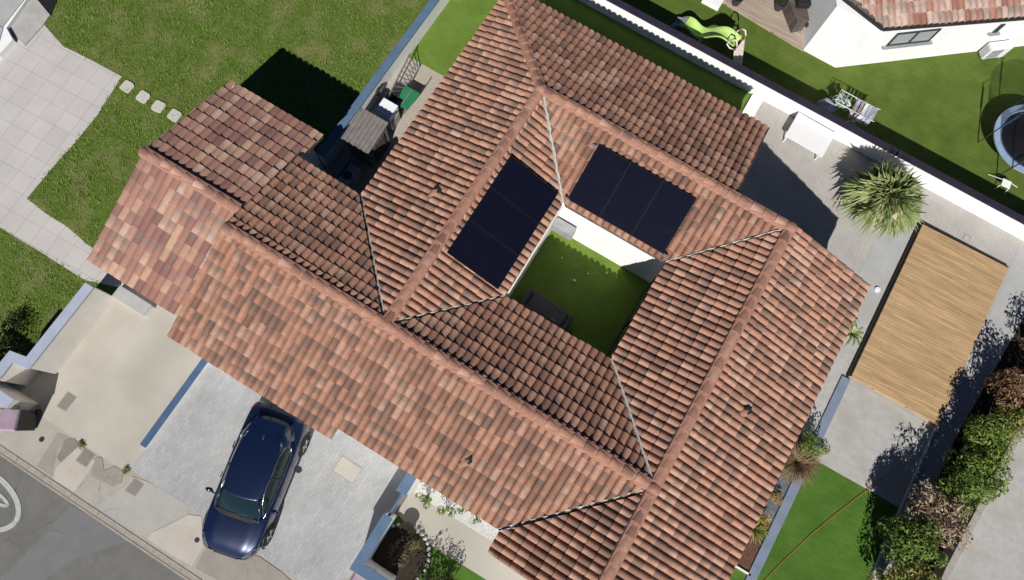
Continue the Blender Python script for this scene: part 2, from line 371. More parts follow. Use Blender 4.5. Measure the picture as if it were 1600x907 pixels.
def structure(mb, name, mat, **k):
    o = mb.build(name, mat, **k); o['kind'] = 'structure'; return o

# ------------------------------------------------------------------ ground
NG = -.8                                     # level of the garden behind the white wall
structure(MB().sheet([(-250, -250), (250, -250), (250, 250), (-250, 250)], -1.1), 'ground', M['ground'])
structure(MB().prism([(-70, -6.95), (70, -6.95), (70, 16.02), (-70, 16.02)], -1.0, -.016), 'ground', M['ground'])
structure(MB().sheet([(-69, -7.0), (-69, -30), (69, -30), (69, -7.0)], -.12), 'road', M['asphalt'])
structure(MB().sheet([(-45, -6.2), (-9.56, -6.2), (-9.56, 15.9), (-45, 15.9)], -.010), 'lawn', M['lawn'])
# patio of pale slabs
pz = Wp([(70, 40), (98, 72), (150, 98), (190, 120), (152, 180), (118, 222), (82, 262), (42, 310), (70, 333), (104, 354), (136, 382), (200, 425), (190, 450), (132, 438), (60, 392), (0, 356)])
structure(MB().sheet([pz[0], *pz[1:], (-27, -6), (-45, -5), (-45, 12), (-24, 9)], -.004), 'patio', M['patio'])
structure(MB().sheet([(-13.5, -5.5), (-13.5, -4.1), (-12.8, -4.1), (-12.7, 1.5), (-9.0, 1.5), (-9.0, -5.5)], 0), 'driveway', M['conc_cream'])
structure(MB().sheet([(-9.0, -5.36), (-9.0, 2), (-1.72, 2), (-1.72, -5.36)], 0), 'driveway', M['drive'])
structure(MB().sheet([(-60, -6.74), (-60, -5.3), (-12.7, -5.0), (-9, -5.0), (-1.7, -5.0), (30, -5.0), (30, -6.74)], -.006), 'pavement', M['walk'])
kb = MB()
x = -60
while x < 60:
    kb.box(x+.005, x+.995, -6.9, -6.75, -.3, .004); x += 1.0
structure(kb, 'kerb', M['kerb'], bevel=.012)
structure(MB().box(-60, 60, -7.02, -6.91, -.3, -.105), 'gutter', M['kerb'])
PZ = [0.0]
def patch(px, mat, z=0.001, name='pavement_patch'):
    PZ[0] += .0012; z = z+PZ[0] if z > 0 else z
    return structure(MB().sheet(Wp(px, z), z), name, mat)
def Z7(pts, s=2.955, ox=0, oy=600): return [(ox+x/s, oy+y/s) for x, y in pts]
patch(Z7([(245, 440), (262, 380), (300, 350), (345, 285), (420, 335), (440, 360), (385, 440), (345, 500)]), M['walk_pale'])
patch(Z7([(455, 572), (500, 520), (590, 462), (605, 425), (690, 455), (870, 560), (865, 600), (790, 640), (710, 680), (680, 712), (640, 690), (540, 625)]), M['walk_green'])
patch(Z7([(680, 716), (705, 685), (790, 645), (868, 604), (930, 612), (938, 750), (885, 842), (790, 790)]), M['walk_pale'])
patch(Z7([(262, 340), (300, 260), (345, 250), (365, 285), (330, 320), (280, 362)]), M['walk_dark'])
patch(Z7([(420, 420), (440, 340), (470, 340), (480, 400), (530, 380), (570, 400), (560, 460), (520, 475), (450, 440)]), M['walk_mid'])
patch(Z7([(900, 850), (950, 755), (1080, 760), (1200, 800), (1300, 870), (1400, 960), (1300, 1050), (1100, 960)]), M['walk_mid'])
patch(Z7([(170, 380), (265, 225), (330, 250), (268, 300), (250, 375), (240, 430)]), M['walk_mid'], -.002)
patch(Z7([(0, 900), (160, 740), (330, 560), (400, 600), (620, 720), (350, 800), (200, 907), (60, 1000)]), M['asphalt_lt'], -.114, 'road_patch')
# painted speed roundel "30" on the asphalt
rp = MB(); zc = -.108; cx0, cy0 = -12.35, -8.25
def ell(cx, cy, a, b, w, t0=0, t1=360, n=48, z=zc):
    rp.ribbon([(cx+a*math.cos(R(t0+(t1-t0)*i/n)), cy+b*math.sin(R(t0+(t1-t0)*i/n))) for i in range(n+1)], w, z)
ell(cx0, cy0, 1.42, .72, .15)
ell(cx0, cy0+.24, .92, .145, .09)
ell(cx0+.42, cy0-.25, .46, .155, .09, -95, 95); ell(cx0-.42, cy0-.25, .46, .155, .09, -95+0, 95)
ell(cx0-.75, cy0-.25, .1, .155, .09, 90, 200)
tag(rp.build('speed_marking', M['paint']), 'white painted oval speed marking reading 30 on the grey road', 'road marking')
# covers in the pavement and driveway
def cover(px, py, w, h, mat, name, label):
    c = W(px, py, .01); t = thing(name, label, 'cover', (c[0], c[1], 0))
    MB().box(-w/2-.03, w/2+.03, -h/2-.03, h/2+.03, -.03, .005).build('frame', M['kerb'], t)
    MB().box(-w/2, w/2, -h/2, h/2, -.02, .011).build('lid', mat, t, bevel=.004)
cover(104, 628, .30, .46, M['walk_dark'], 'access_cover', 'rectangular brown cover in the cream concrete driveway')
cover(133, 716, .36, .36, M['walk_dark'], 'access_cover', 'square dark cover in the pavement beside a pale cracked patch')
cover(210, 762, .32, .38, M['walk_dark'], 'access_cover', 'square worn cover in the pavement below the blue topped divider')
cover(1511, 372, .17, .17, M['terrace_grey'], 'skimmer_lid', 'small square skimmer lid in the terrace above the timber deck')
cover(543, 734, .70, .48, M['conc_cream'], 'drain_slab', 'pale cream slab set in the grey driveway pavers')
for px, py, lab in ((308, 844, 'small round stopcock lid in the pavement near the car bonnet'), (65, 687, 'small round stopcock lid in the pavement below the mauve bin')):
    c = W(px, py); tag(MB().lathe((c[0], c[1], -.01), [(.075, 0), (.075, .018), (.0, .02)], 16).build('stopcock_lid', M['dark']), lab, 'cover')
# terrace side
structure(MB().sheet([(1.75, -20), (45, -20), (45, 15.9), (1.75, 15.9)], -.010), 'terrace', M['terrace'])
structure(MB().sheet([(7.45, 8.2), (7.35, 15.2), (8.35, 15.2), (8.35, 8.2)], -.005), 'terrace_slab', M['terrace_grey'])
structure(MB().sheet([(11.7, 8.0), (11.7, 15.6), (13.9, 15.6), (13.9, 8.0)], -.005), 'terrace_slab', M['terrace_grey'])
structure(MB().sheet([(6.6, 5.3), (6.6, 10.2), (8.40, 10.2), (8.40, 5.3)], -.004), 'path', M['conc'])
structure(MB().sheet([(8.57, 5.53), (8.57, 8.42), (11.45, 8.42), (11.45, 5.59)], 0), 'concrete_slab', M['conc'])
structure(MB().sheet([(8.56, -12), (8.56, 5.52), (11.5, 5.58), (11.5, -12)], -.002), 'turf', M['turf_green'])
structure(MB().sheet([(6.6, -12), (6.6, 1.5), (8.35, 1.5), (8.35, -12)], 0), 'turf', M['turf_green'])
structure(MB().sheet([(6.6, 1.55), (6.6, 3.1), (8.35, 3.1), (8.35, 1.55)], 0), 'mulch_bed', M['mulch'])
structure(MB().sheet([(6.6, 3.1), (6.6, 6.1), (8.35, 6.1), (8.35, 3.1)], .001), 'slate_bed', M['slate'])
structure(MB().sheet([(13.0, -20), (45, -20), (45, 8), (19, 14), (13.7, 12)], -.003), 'neighbour_yard', M['conc'])
structure(MB().sheet([(11.9, -20), (13.0, -20), (13.7, 12), (14.5, 15.9), (13.0, 15.9), (12.2, 8.4)], -.002), 'hedge_bed', M['soil'])
# between wall and house, north west
structure(MB().sheet([(-9.6, 4), (-9.6, 10.64), (-6, 10.64), (-6, 4)], -.004), 'gravel_yard', M['gravel'])
structure(MB().sheet([(-9.6, 10.64), (-9.6, 15.9), (1.42, 15.9), (1.42, 12.0), (-6, 12), (-6, 10.64)], -.004), 'turf', M['turf'])
# courtyard
structure(MB().sheet([(-2.1, 4.9), (-2.1, 7.9), (1.6, 7.9), (1.6, 4.9)], .0), 'turf', M['turf'])
structure(MB().sheet([(-2.1, 4.0), (-2.1, 4.9), (1.6, 4.9), (1.6, 4.0)], .002), 'courtyard_paving', M['terrace_grey'])
# front garden
structure(MB().sheet([(-1.55, -1.7), (-1.55, 2.0), (7, 2.0), (7, -12), (3, -12), (-1.55, -12)], -.003), 'front_path', M['conc_cream'])
fg = W(655, 841); fg2 = W(730, 888); dd = (fg2[0]-fg[0], fg2[1]-fg[1])
structure(MB().sheet([(-1.55, fg[1]+.25), fg, (fg[0]+dd[0]*4, fg[1]+dd[1]*4), (5, -8), (-1.55, -8)], .002), 'turf', M['turf_green'])
structure(MB().sheet([(-1.45, -1.62), (-1.45, -.7), (1.75, -.7), (1.75, -1.62)], .001), 'pebble_strip', M['gravel_white'])
# garden behind the wall
structure(MB().sheet([(-60, 16.0), (60, 16.0), (60, 60), (-60, 60)], NG), 'neighbour_turf', M['turf_olive'])
nd = Wp([(1126, 2), (1256, 80), (1275, 30), (1275, -60), (1100, -60)], NG+.06)
structure(MB().prism(nd, NG-.1, NG+.06), 'neighbour_deck', M['deck_n'])

# ------------------------------------------------------------------ living lawn (blades)
def inside(p, poly):
    x, y = p; c = False; j = len(poly)-1
    for i in range(len(poly)):
        xi, yi = poly[i]; xj, yj = poly[j]
        if (yi > y) != (yj > y) and x < (xj-xi)*(y-yi)/(yj-yi)+xi: c = not c
        j = i
    return c
def blades(name, polys, holes, density, h, w, mat, z=0.0, seed=1):
    r = np.random.default_rng(seed); V = []; F = []
    for poly in polys:
        xs = [p[0] for p in poly]; ys = [p[1] for p in poly]
        n = int((max(xs)-min(xs))*(max(ys)-min(ys))*density)
        P = np.stack([r.uniform(min(xs), max(xs), n), r.uniform(min(ys), max(ys), n)], 1)
        A = r.uniform(0, 2*np.pi, n); L = h*(.5+r.random(n)); B = r.uniform(.2, 1.1, n)
        # clumps
        cl = np.sin(P[:, 0]*5.1+np.sin(P[:, 1]*3.7)*2)*np.sin(P[:, 1]*4.6+np.sin(P[:, 0]*4.1)*2)
        keep = r.random(n) < .72+.28*cl; L = L*(1+.45*cl)
        for i in range(n):
            if not keep[i] or not inside(P[i], poly) or any(inside(P[i]+r.normal(0, .045, 2), q) for q in holes): continue
            x, y = P[i]; a = A[i]; l = L[i]; k = B[i]; b = len(V); dx, dy = math.cos(a), math.sin(a)
            V += [(x-dy*w, y+dx*w, z), (x+dy*w, y-dx*w, z), (x+dx*l*k, y+dy*l*k, z+l*.7)]; F.append((b, b+1, b+2))
    me = bpy.data.meshes.new(name); me.from_pydata(V, [], F); me.materials.append(mat)
    return link(bpy.data.objects.new(name, me))
lp = [W(-20, -25), W(700, -25), W(668, 0), W(500, 240), W(500, 330), W(100, 470), W(60, 560), W(42, 555), W(22, 546), W(-25, 585), W(-25, -25)]
patio_px = [W(-60, -60), *pz[:8], *pz[8:16], W(-60, 330)]
g = blades('grass', [lp], [patio_px, [W(-30, -30), W(92, -30), W(80, 24), W(70, 42), W(-30, 80)]], 560, .075, .011, M['grass'], -.01)
tag(g, 'short green mown grass of the left lawns', None, kind='stuff')

# ------------------------------------------------------------------ roofs
WAVE, COURSE = .218, .330
SAMP = [0, .015, .06, .15, .28, .42, .56, .69, .78, .83, .845, .92]
def slope(name, o, a, d, run, zr, ze, poly, mat, parent, amp=.078, wave=WAVE, course=COURSE, seed=0, tw=.845):
    """canal tile roof plane: o = a point of the ridge line (plan), a = unit along, d = unit down slope, poly = convex plan outline"""
    r = np.random.default_rng(seed+100); o = np.array(o, float); a = np.array(a, float); d = np.array(d, float)
    S = [(np.array(p)-o) @ a for p in poly]; T = [(np.array(p)-o) @ d for p in poly]
    k0 = int(math.floor(min(S)/wave))-1; k1 = int(math.ceil(max(S)/wave))+1
    nT = int(math.ceil((run-min(T))/course))+1
    cols = []
    for k in range(k0, k1):
        for f in SAMP: cols.append((k, f))
    ns = len(cols); nk = k1-k0
    prof = []
    for k, f in cols:
        if f < tw-.01: prof.append(amp*math.sin(math.pi*f/tw)**.6 if f > 0 else 0)
        else: prof.append(-.030*math.sin(math.pi*(f-tw)/(1-tw)))
    prof = np.array(prof); sc = np.array([(k+f)*wave for k, f in cols]); kk = np.array([k-k0 for k, f in cols])
    uu = np.array([k+min(f, .999) for k, f in cols])
    V = []; UV = []
    pitch = (zr-ze)/run
    for c in range(nT):                       # c = 0 is the course at the eave
        t_lo = run-c*course; t_hi = t_lo-course
        jt = (r.normal(0, .009, nk+1)+.035*(r.random(nk+1) > .985))[kk]; js = r.normal(0, .0032, nk+1)[kk]; jz = r.normal(0, .0035, nk+1)[kk]
        for t, extra, vv, sh in ((t_lo, .030, -c-.02, .88), (t_hi, .0, -c-.98, 1.0)):
            tj = t+(jt if extra else 0)
            s_mid = (np.floor(sc/wave+1e-6)+tw/2)*wave
            ss = s_mid+(sc-s_mid)*(1.03 if extra else .97)+js
            zz = zr-pitch*tj+extra+prof*(1.0 if extra else .90)+jz
            pts = o[None, :]+ss[:, None]*a+np.broadcast_to(tj, ss.shape)[:, None]*d
            V.append(np.concatenate([pts, zz[:, None]], 1)); UV.append(np.stack([uu, np.full(ns, vv+1000)], 1))
    V = np.concatenate(V); UV = np.concatenate(UV); rows = 2*nT
    F = []
    for rr in range(rows-1):
        b0 = rr*ns; b1 = (rr+1)*ns
        F += [(b0+i, b0+i+1, b1+i+1, b1+i) for i in range(ns-1)]
    # eave drip edge
    base = len(V); drip = V[:ns].copy(); drip[:, 2] -= .035; V = np.concatenate([V, drip]); UV = np.concatenate([UV, UV[:ns]])
    F += [(base+i, base+i+1, i+1, i) for i in range(ns-1)]
    me = bpy.data.meshes.new(name); me.from_pydata(V.tolist(), [], F)
    ul = me.uv_layers.new(name='UVMap'); li = np.empty(len(me.loops), int); me.loops.foreach_get('vertex_index', li)
    ul.data.foreach_set('uv', UV[li].astype(np.float32).ravel())
    bm = bmesh.new(); bm.from_mesh(me)
    n = len(poly); area = sum(poly[i][0]*poly[(i+1) % n][1]-poly[(i+1) % n][0]*poly[i][1] for i in range(n))
    P = list(poly) if area > 0 else list(poly)[::-1]
    for i in range(n):
        p, q = Vector(P[i]), Vector(P[(i+1) % n]); e = q-p; nn = Vector((e.y, -e.x, 0)).normalized()
        bmesh.ops.bisect_plane(bm, geom=bm.verts[:]+bm.edges[:]+bm.faces[:], plane_co=(p.x, p.y, 0), plane_no=nn, clear_outer=True)
    nrm = Vector((0, 0, 1))
    for f in bm.faces:
        f.normal_update()
    bm.to_mesh(me); bm.free(); me.materials.append(mat)
    o2 = link(bpy.data.objects.new(name, me)); o2.parent = parent
    # board under the tiles
    c0 = sum(p[0] for p in P)/n; c1 = sum(p[1] for p in P)/n
    ins = [(p[0]+(c0-p[0])*.012, p[1]+(c1-p[1])*.012) for p in P]
    ins = []
    for i in range(n):
        p = Vector(P[i]); e0 = (p-Vector(P[i-1])).normalized(); e1 = (Vector(P[(i+1) % n])-p).normalized()
        n0 = Vector((-e0.y, e0.x)); n1 = Vector((-e1.y, e1.x)); bb = (n0+n1); bb = bb/max(.3, bb.dot(n0)); ins.append((p.x+bb.x*.05, p.y+bb.y*.05))
    def zp(p): return zr-pitch*((np.array(p)-o) @ d)
    vs = [(x, y, zp((x, y))-.19) for x, y in ins]+[(x, y, zp((x, y))-.065) for x, y in ins]
    mb = MB().add(vs, [tuple(range(n-1, -1, -1)), tuple(range(n, 2*n))]+[(i, (i+1) % n, n+(i+1) % n, n+i) for i in range(n)])
    mb.build('roof_board', M['timber'], o2)
    return o2
def caps(name, p0, p1, mat, parent, r=.125, L=.37, lift=.045, ball=False):
    p0, p1 = Vector(p0), Vector(p1); D = p1-p0; n = max(1, int(round(D.length/L))); d = D.normalized()
    side = Vector((0, 0, 1)).cross(d).normalized(); up = d.cross(side)
    V = []; F = []; U = []; K = 8
    for i in range(n):
        a = p0+D*(i/n); b = p0+D*((i+1.12)/n); j = random.uniform(-.01, .01)
        for q, rr, lf in ((a, r*1.10, lift+.026), (b, r*.93, lift)):
            for k in range(K+1):
                t = math.pi*k/K; V.append(q+side*(math.cos(t)*rr+j)+up*(math.sin(t)*rr*.72+lf-.05)); U.append((i+.5, 500.0+(.25 if q is b else .9)))
        b0 = len(V)-2*(K+1)
        F += [(b0+k, b0+k+1, b0+K+2+k, b0+K+1+k) for k in range(K)]
        F.append(tuple(b0+k for k in range(K, -1, -1)))
    me = bpy.data.meshes.new(name); me.from_pydata([tuple(v) for v in V], [], F); ul = me.uv_layers.new(name='UVMap')
    for lo in me.loops: ul.data[lo.index].uv = U[lo.vertex_index]
    me.materials.append(mat); o = link(bpy.data.objects.new(name, me)); o.parent = parent
    mb = MB()                                   # mortar bed under the caps
    pts = [(-r*1.45, -.075), (-r*1.15, .012), (0, .05), (r*1.15, .012), (r*1.45, -.075)]
    for (a0, z0), (a1, z1) in zip(pts, pts[1:]):
        mb.quad(p0+side*a0+up*(z0+lift), p1+side*a0+up*(z0+lift), p1+side*a1+up*(z1+lift), p0+side*a1+up*(z1+lift))
    mb.build('mortar_bed', M['mortar'], o)
    return o
def valley(p0, p1, parent, w=.10, lift=.03):
    p0, p1 = Vector(p0), Vector(p1); D = (p1-p0); n = int(D.length/.12); d = D.normalized(); side = Vector((0, 0, 1)).cross(d).normalized()
    mb = MB(); vs = []
    for i in range(n+1):
        c = p0+D*(i/n)+side*math.sin(i*.9)*.008; ww = w*(1+.25*math.sin(i*2.1))
        vs += [c-side*ww/2+Vector((0, 0, lift+.02)), c+Vector((0, 0, lift)), c+side*ww/2+Vector((0, 0, lift+.02))]
    fs = []
    for i in range(n): fs += [(3*i, 3*i+1, 3*i+4, 3*i+3), (3*i+1, 3*i+2, 3*i+5, 3*i+4)]
    mb.add(vs, fs); return mb.build('valley_lining', M['zinc'], parent)

house = thing('patio_house', 'large terracotta tiled house wrapped around a square open courtyard', 'house')
ZR, ZO, ZI = 3.70, 2.62, 2.78
UL, UR, VF, VB = -4.15, 3.92, 1.86, 10.0          # ridge lines
CU0, CU1, CV0, CV1 = -1.95, 1.46, 4.36, 7.61        # courtyard eaves
EO_L, EO_R, EO_F, EO_F2, EO_B = -7.12, 6.92, -1.08, -1.42, 13.12
T = M['tile']; e = .045; ex = (1, 0); ey = (0, 1)
# inner planes (towards the courtyard)
slope('roof_slope', (UL, 0), ey, (1, 0), CU0-UL, ZR, ZI, [(UL+.05, VF+.1), (CU0+.02, CV0+e*1.4), (CU0+.02, CV1-e*1.4), (UL+.05, VB-.1)], T, house, seed=1)
slope('roof_slope', (UR, 0), ey, (-1, 0), UR-CU1, ZR, ZI, [(UR-.05, VF+.1), (UR-.05, VB-.1), (CU1-.02, CV1-e*1.4), (CU1-.02, CV0+e*1.4)], T, house, seed=2)
slope('roof_slope', (0, VF), ex, (0, 1), CV0-VF, ZR, ZI, [(UL+.12, VF+.05), (UR-.12, VF+.05), (CU1-e*1.4, CV0+.02), (CU0+e*1.4, CV0+.02)], T, house, seed=3)
slope('roof_slope', (0, VB), ex, (0, -1), VB-CV1, ZR, ZI, [(UL+.12, VB-.05), (CU0+e*1.4, CV1-.02), (CU1-e*1.4, CV1-.02), (UR-.12, VB-.05)], T, house, seed=4)
# outer planes
slope('roof_slope', (UL, 0), ey, (-1, 0), UL-EO_L, ZR, ZO, [(UL-.05, VF+.1), (UL-.05, VB), (EO_L, VB+2.98), (EO_L, VF+2.97)], T, house, seed=5)
slope('roof_slope', (0, VB), ex, (0, 1), EO_B-VB, ZR, ZO+.1, [(UL, VB+.05), (2.2, VB+.05), (2.2, EO_B), (UL-3.0, EO_B)], T, house, seed=6)
slope('roof_slope', (UR, 0), ey, (1, 0), EO_R-UR, ZR, ZO, [(UR+.05, -1.7), (EO_R, -1.7), (EO_R, 10.22), (UR+.05, 10.12)], T, house, seed=7)
slope('roof_slope', (0, VF), ex, (0, 1), 2.98, ZR, ZO, [(-9.36, VF+.05), (UL-.12, VF+.05), (EO_L-e, VF+2.92), (-9.36, VF+2.98)], T, house, seed=8)
pf = (ZR-ZO)/(VF-EO_F)
slope('roof_slope', (0, VF), ex, (0, -1), VF-EO_F, ZR, ZO, [(-3.9, VF-.05), (-3.9, EO_F), (1.12-e, EO_F), (UR-.12, VF-.12)], T, house, seed=9)
slope('roof_slope', (0, VF), ex, (0, -1), VF-EO_F2, ZR, ZR-pf*(VF-EO_F2), [(-9.32, VF-.05), (-9.32, EO_F2), (-3.9, EO_F2), (-3.9, VF-.05)], T, house, seed=10)
slope('roof_slope', (UR, 0), ey, (-1, 0), UR-1.15, ZR, ZR-pf*(UR-1.15), [(UR-.05, VF-.15), (1.15, EO_F-e), (1.15, -1.7), (UR-.05, -1.7)], T, house, seed=11)
# ridge and hip caps
caps('ridge_tiles', (UL, VF+.1, ZR), (UL, VB-.05, ZR), T, house)
caps('ridge_tiles', (UL+.1, VB, ZR), (UR-.1, VB, ZR), T, house, r=.125)
caps('ridge_tiles', (UR, -1.75, ZR), (UR, VB-.1, ZR), T, house)
caps('ridge_tiles', (-9.34, VF, ZR), (UR-.15, VF, ZR), T, house, r=.125)
caps('hip_tiles', (UL, VB, ZR), (EO_L, VB+2.98, ZO), T, house, lift=.07)
for c in ((UL, VB), (UR, VB), (UR, VF-.05)):
    MB().lathe((c[0], c[1], ZR-.02), [(.2, 0), (.19, .07), (.13, .13), (0, .155)], 14).build('ridge_junction_tile', M['mortar'], house, smooth=True)
# valleys
valley((UL, VB, ZR), (CU0, CV1, ZI), house, .10, .06); valley((UR, VB, ZR), (CU1, CV1, ZI), house, .05)
valley((UL, VF, ZR), (CU0, CV0, ZI), house, .05); valley((UR, VF, ZR), (CU1, CV0, ZI), house, .09, .06)
valley((UR, VF, ZR), (1.13, EO_F, ZO), house, .06); valley((UL, VF, ZR), (EO_L, VF+2.98, ZO), house, .06)
# walls
ww = MB()
def wall(mb, x0, y0, x1, y1, h, t=.2, z0=-.05):
    dx, dy = x1-x0, y1-y0; L = math.hypot(dx, dy); nx, ny = -dy/L*t/2, dx/L*t/2
    mb.prism([(x0+nx, y0+ny), (x1+nx, y1+ny), (x1-nx, y1-ny), (x0-nx, y0-ny)], z0, h)
wall(ww, -6.75, 4.6, -6.75, 12.8, 2.55); wall(ww, -6.65, 12.75, 2.0, 12.75, 2.55); wall(ww, 1.98, 12.65, 1.98, 10.0, 2.55)
wall(ww, 2.08, 9.98, 6.5, 9.98, 2.55); wall(ww, 6.6, 10.07, 6.6, -1.5, 2.55); wall(ww, 6.5, -1.4, 1.5, -1.4, 2.55)
wall(ww, 1.6, -1.3, 1.6, -.75, 2.5); wall(ww, 1.5, -.72, -4.2, -.72, 2.5); wall(ww, -4.1, -.82, -4.1, -1.05, 2.4); wall(ww, -4.2, -1.03, -9.2, -1.03, 2.4)
wall(ww, -9.1, -.9, -9.1, 4.4, 2.4); wall(ww, -9.2, 4.5, -6.65, 4.5, 2.45)
# gable closures under the open verges
def gable(mb, p0, z0, p1, z1, t=.16, base=2.4):
    p0, p1 = Vector((*p0, 0)), Vector((*p1, 0)); d = (p1-p0).normalized(); nn = Vector((-d.y, d.x, 0))*t/2
    vs = [p0+nn+Vector((0, 0, base)), p1+nn+Vector((0, 0, base)), p1+nn+Vector((0, 0, z1)), p0+nn+Vector((0, 0, z0))]
    vs += [v-nn*2 for v in vs]
    mb.add(vs, [(3, 2, 1, 0), (4, 5, 6, 7), (0, 1, 5, 4), (1, 2, 6, 5), (2, 3, 7, 6), (3, 0, 4, 7)])
gable(ww, (1.97, 9.95), ZR-.12, (1.97, 12.9), ZO-.05); gable(ww, (1.9, 9.96), ZR-.1, (3.95, 9.96), ZR-.1, base=2.5)
gable(ww, (3.9, 9.965), ZR-.12, (6.75, 9.965), ZO-.03, .17); gable(ww, (3.9, -1.405), ZR-.12, (6.75, -1.405), ZO-.03, .17); gable(ww, (3.9, -1.41), ZR-.12, (1.3, -1.41), ZO+.0, .15)
ww.build('outer_wall', M['render'], house)
cw = MB()
wall(cw, -2.15, 4.0, -2.15, 7.95, 2.68, .12); wall(cw, -2.09, 7.9, 1.6, 7.9, 2.72, .12); wall(cw, 1.62, 7.96, 1.62, 4.0, 2.66, .12); wall(cw, 1.56, 4.02, -2.09, 4.02, 2.70, .12)
cw.build('courtyard_wall', M['render'], house)
# eaves gutters round the courtyard
gt = MB()
for x0, y0, x1, y1 in ((CU0+.03, CV0+.1, CU0+.03, CV1-.05),):
    gt.bar((x0, y0, ZI-.03), (x1, y1, ZI-.03), .045, .06)
gt.build('eaves_trim', M['render_cream'], house)
# openings
def opening(parent, c, ax, w, h, name='window', zb=.9, t=.05, glass='glass'):
    """c plan centre on the wall face, ax 'x' or 'y' = direction of the width, t signed outward offset on the other axis"""
    f = MB(); b = .05
    def bx(a0, a1, z0, z1, d0, d1):
        if ax == 'x': return (c[0]+a0, c[0]+a1, c[1]+min(d0, d1), c[1]+max(d0, d1), z0, z1)
        return (c[0]+min(d0, d1), c[0]+max(d0, d1), c[1]+a0, c[1]+a1, z0, z1)
    f.box(*bx(-w/2, w/2, zb, zb+b, 0, t)); f.box(*bx(-w/2, w/2, zb+h-b, zb+h, 0, t))
    f.box(*bx(-w/2, -w/2+b, zb+b, zb+h-b, 0, t)); f.box(*bx(w/2-b, w/2, zb+b, zb+h-b, 0, t)); f.box(*bx(-b/2, b/2, zb+b, zb+h-b, 0, t))
    wn = f.build(name, M['dark'], parent)
    g_ = MB(); g_.box(*bx(-w/2+b, -b/2, zb+b, zb+h-b, 0, t*.5)); g_.box(*bx(b/2, w/2-b, zb+b, zb+h-b, 0, t*.5)); g_.build('pane', M[glass], wn)
    return wn
opening(house, (-.2, 4.08), 'x', 3.0, 2.3, 'patio_door', .02, .05); opening(house, (1.56, 6.0), 'y', 3.0, 2.3, 'patio_door', .02, -.05)  # unseen courtyard doors, widened so their dark glass cuts bounce light
opening(house, (6.70, 8.0), 'y', 2.0, 2.1, 'patio_door', .02, .05); opening(house, (6.70, 3.0), 'y', 1.3, 1.2, 'window', .9, .05)
opening(house, (4.6, 10.08), 'x', 1.6, 2.1, 'patio_door', .02, .05); opening(house, (-6.6, -1.13), 'x', 2.4, 2.1, 'garage_door', .0, -.05, 'glass_pale')
opening(house, (.2, -.82), 'x', 1.2, 1.2, 'window', .9, -.05); opening(house, (-3.0, 12.85), 'x', 1.2, 1.1, 'window', 1.0, .05)
# roof vents (hooded tiles)
def vent(u, v, z, ang, lab):
    c, s = math.cos(ang), math.sin(ang); mb = MB(); V = []; K = 8
    for t, rr, zz in ((-.22, .07, .04), (0, .12, .10), (.13, .125, .075)):
        for k in range(K+1):
            q = math.pi*k/K; x = math.cos(q)*rr; V.append((u+t*c-x*s, v+t*s+x*c, z+math.sin(q)*rr+zz-.08))
    F = [(i*(K+1)+k, i*(K+1)+k+1, (i+1)*(K+1)+k+1, (i+1)*(K+1)+k) for i in range(2) for k in range(K)]
    o = mb.add(V, F).build('vent_tile', M['terracotta'], house)
    MB().obox((u+.10*c, v+.10*s, z+.06), (.16, .19, .13), Matrix.Rotation(ang, 3, 'Z')).build('vent_opening', M['black'], o)
def vent2(px, py, zz, dn):
    u, v = W(px, py, zz)
    vent(u, v, zz+.02, dn, '')
vent2(680, 302, ZR-.365*1.0, R(70)); vent2(728, 722, ZR-.37*1.95, R(60)); vent2(1162, 645, ZR-.36*1.25, R(60))

# neighbour's garage on the left
gar = thing('garage_annex', 'low annex at left with mixed red and pale roof tiles', 'garage')
GZ, GO = 3.44, 2.34; TR = M['tile_red']
slope('roof_slope', (0, 2.5), ex, (0, 1), 3.40, GZ, GO, [(-12.72, 2.55), (-9.38, 2.55), (-9.38, 5.02), (-12.72, 5.02)], TR, gar, amp=.040, wave=.235, course=.36, seed=21)
slope('roof_slope', (0, 2.5), ex, (0, 1), 3.40, GZ, GO, [(-12.72, 5.021), (-9.24, 5.021), (-9.24, 5.9), (-12.72, 5.9)], TR, gar, amp=.040, wave=.235, course=.36, seed=21)
slope('roof_slope', (0, 2.5), ex, (0, -1), 3.35, GZ, GO, [(-12.68, 2.45), (-12.68, -.86), (-9.34, -.86), (-9.34, 2.45)], TR, gar, amp=.034, wave=.235, course=.36, seed=22)
caps('ridge_tiles', (-12.74, 2.5, GZ), (-9.4, 2.5, GZ), TR, gar, r=.125)
gw = MB(); wall(gw, -12.4, -.5, -12.4, 5.5, 2.45); wall(gw, -12.3, 5.4, -9.5, 5.4, 2.45); wall(gw, -12.3, -.4, -9.5, -.4, 2.4)
wall(gw, -9.5, -.3, -9.5, 5.3, 2.45); gable(gw, (-12.4, 2.5), GZ-.12, (-12.4, 5.8), GO-.02); gable(gw, (-12.4, 2.5), GZ-.12, (-12.4, -.7), GO-.0)
gw.build('outer_wall', M['render_cream'], gar)
opening(gar, (-10.9, -.51), 'x', 2.5, 2.1, 'garage_door', .0, -.05, 'glass_pale')

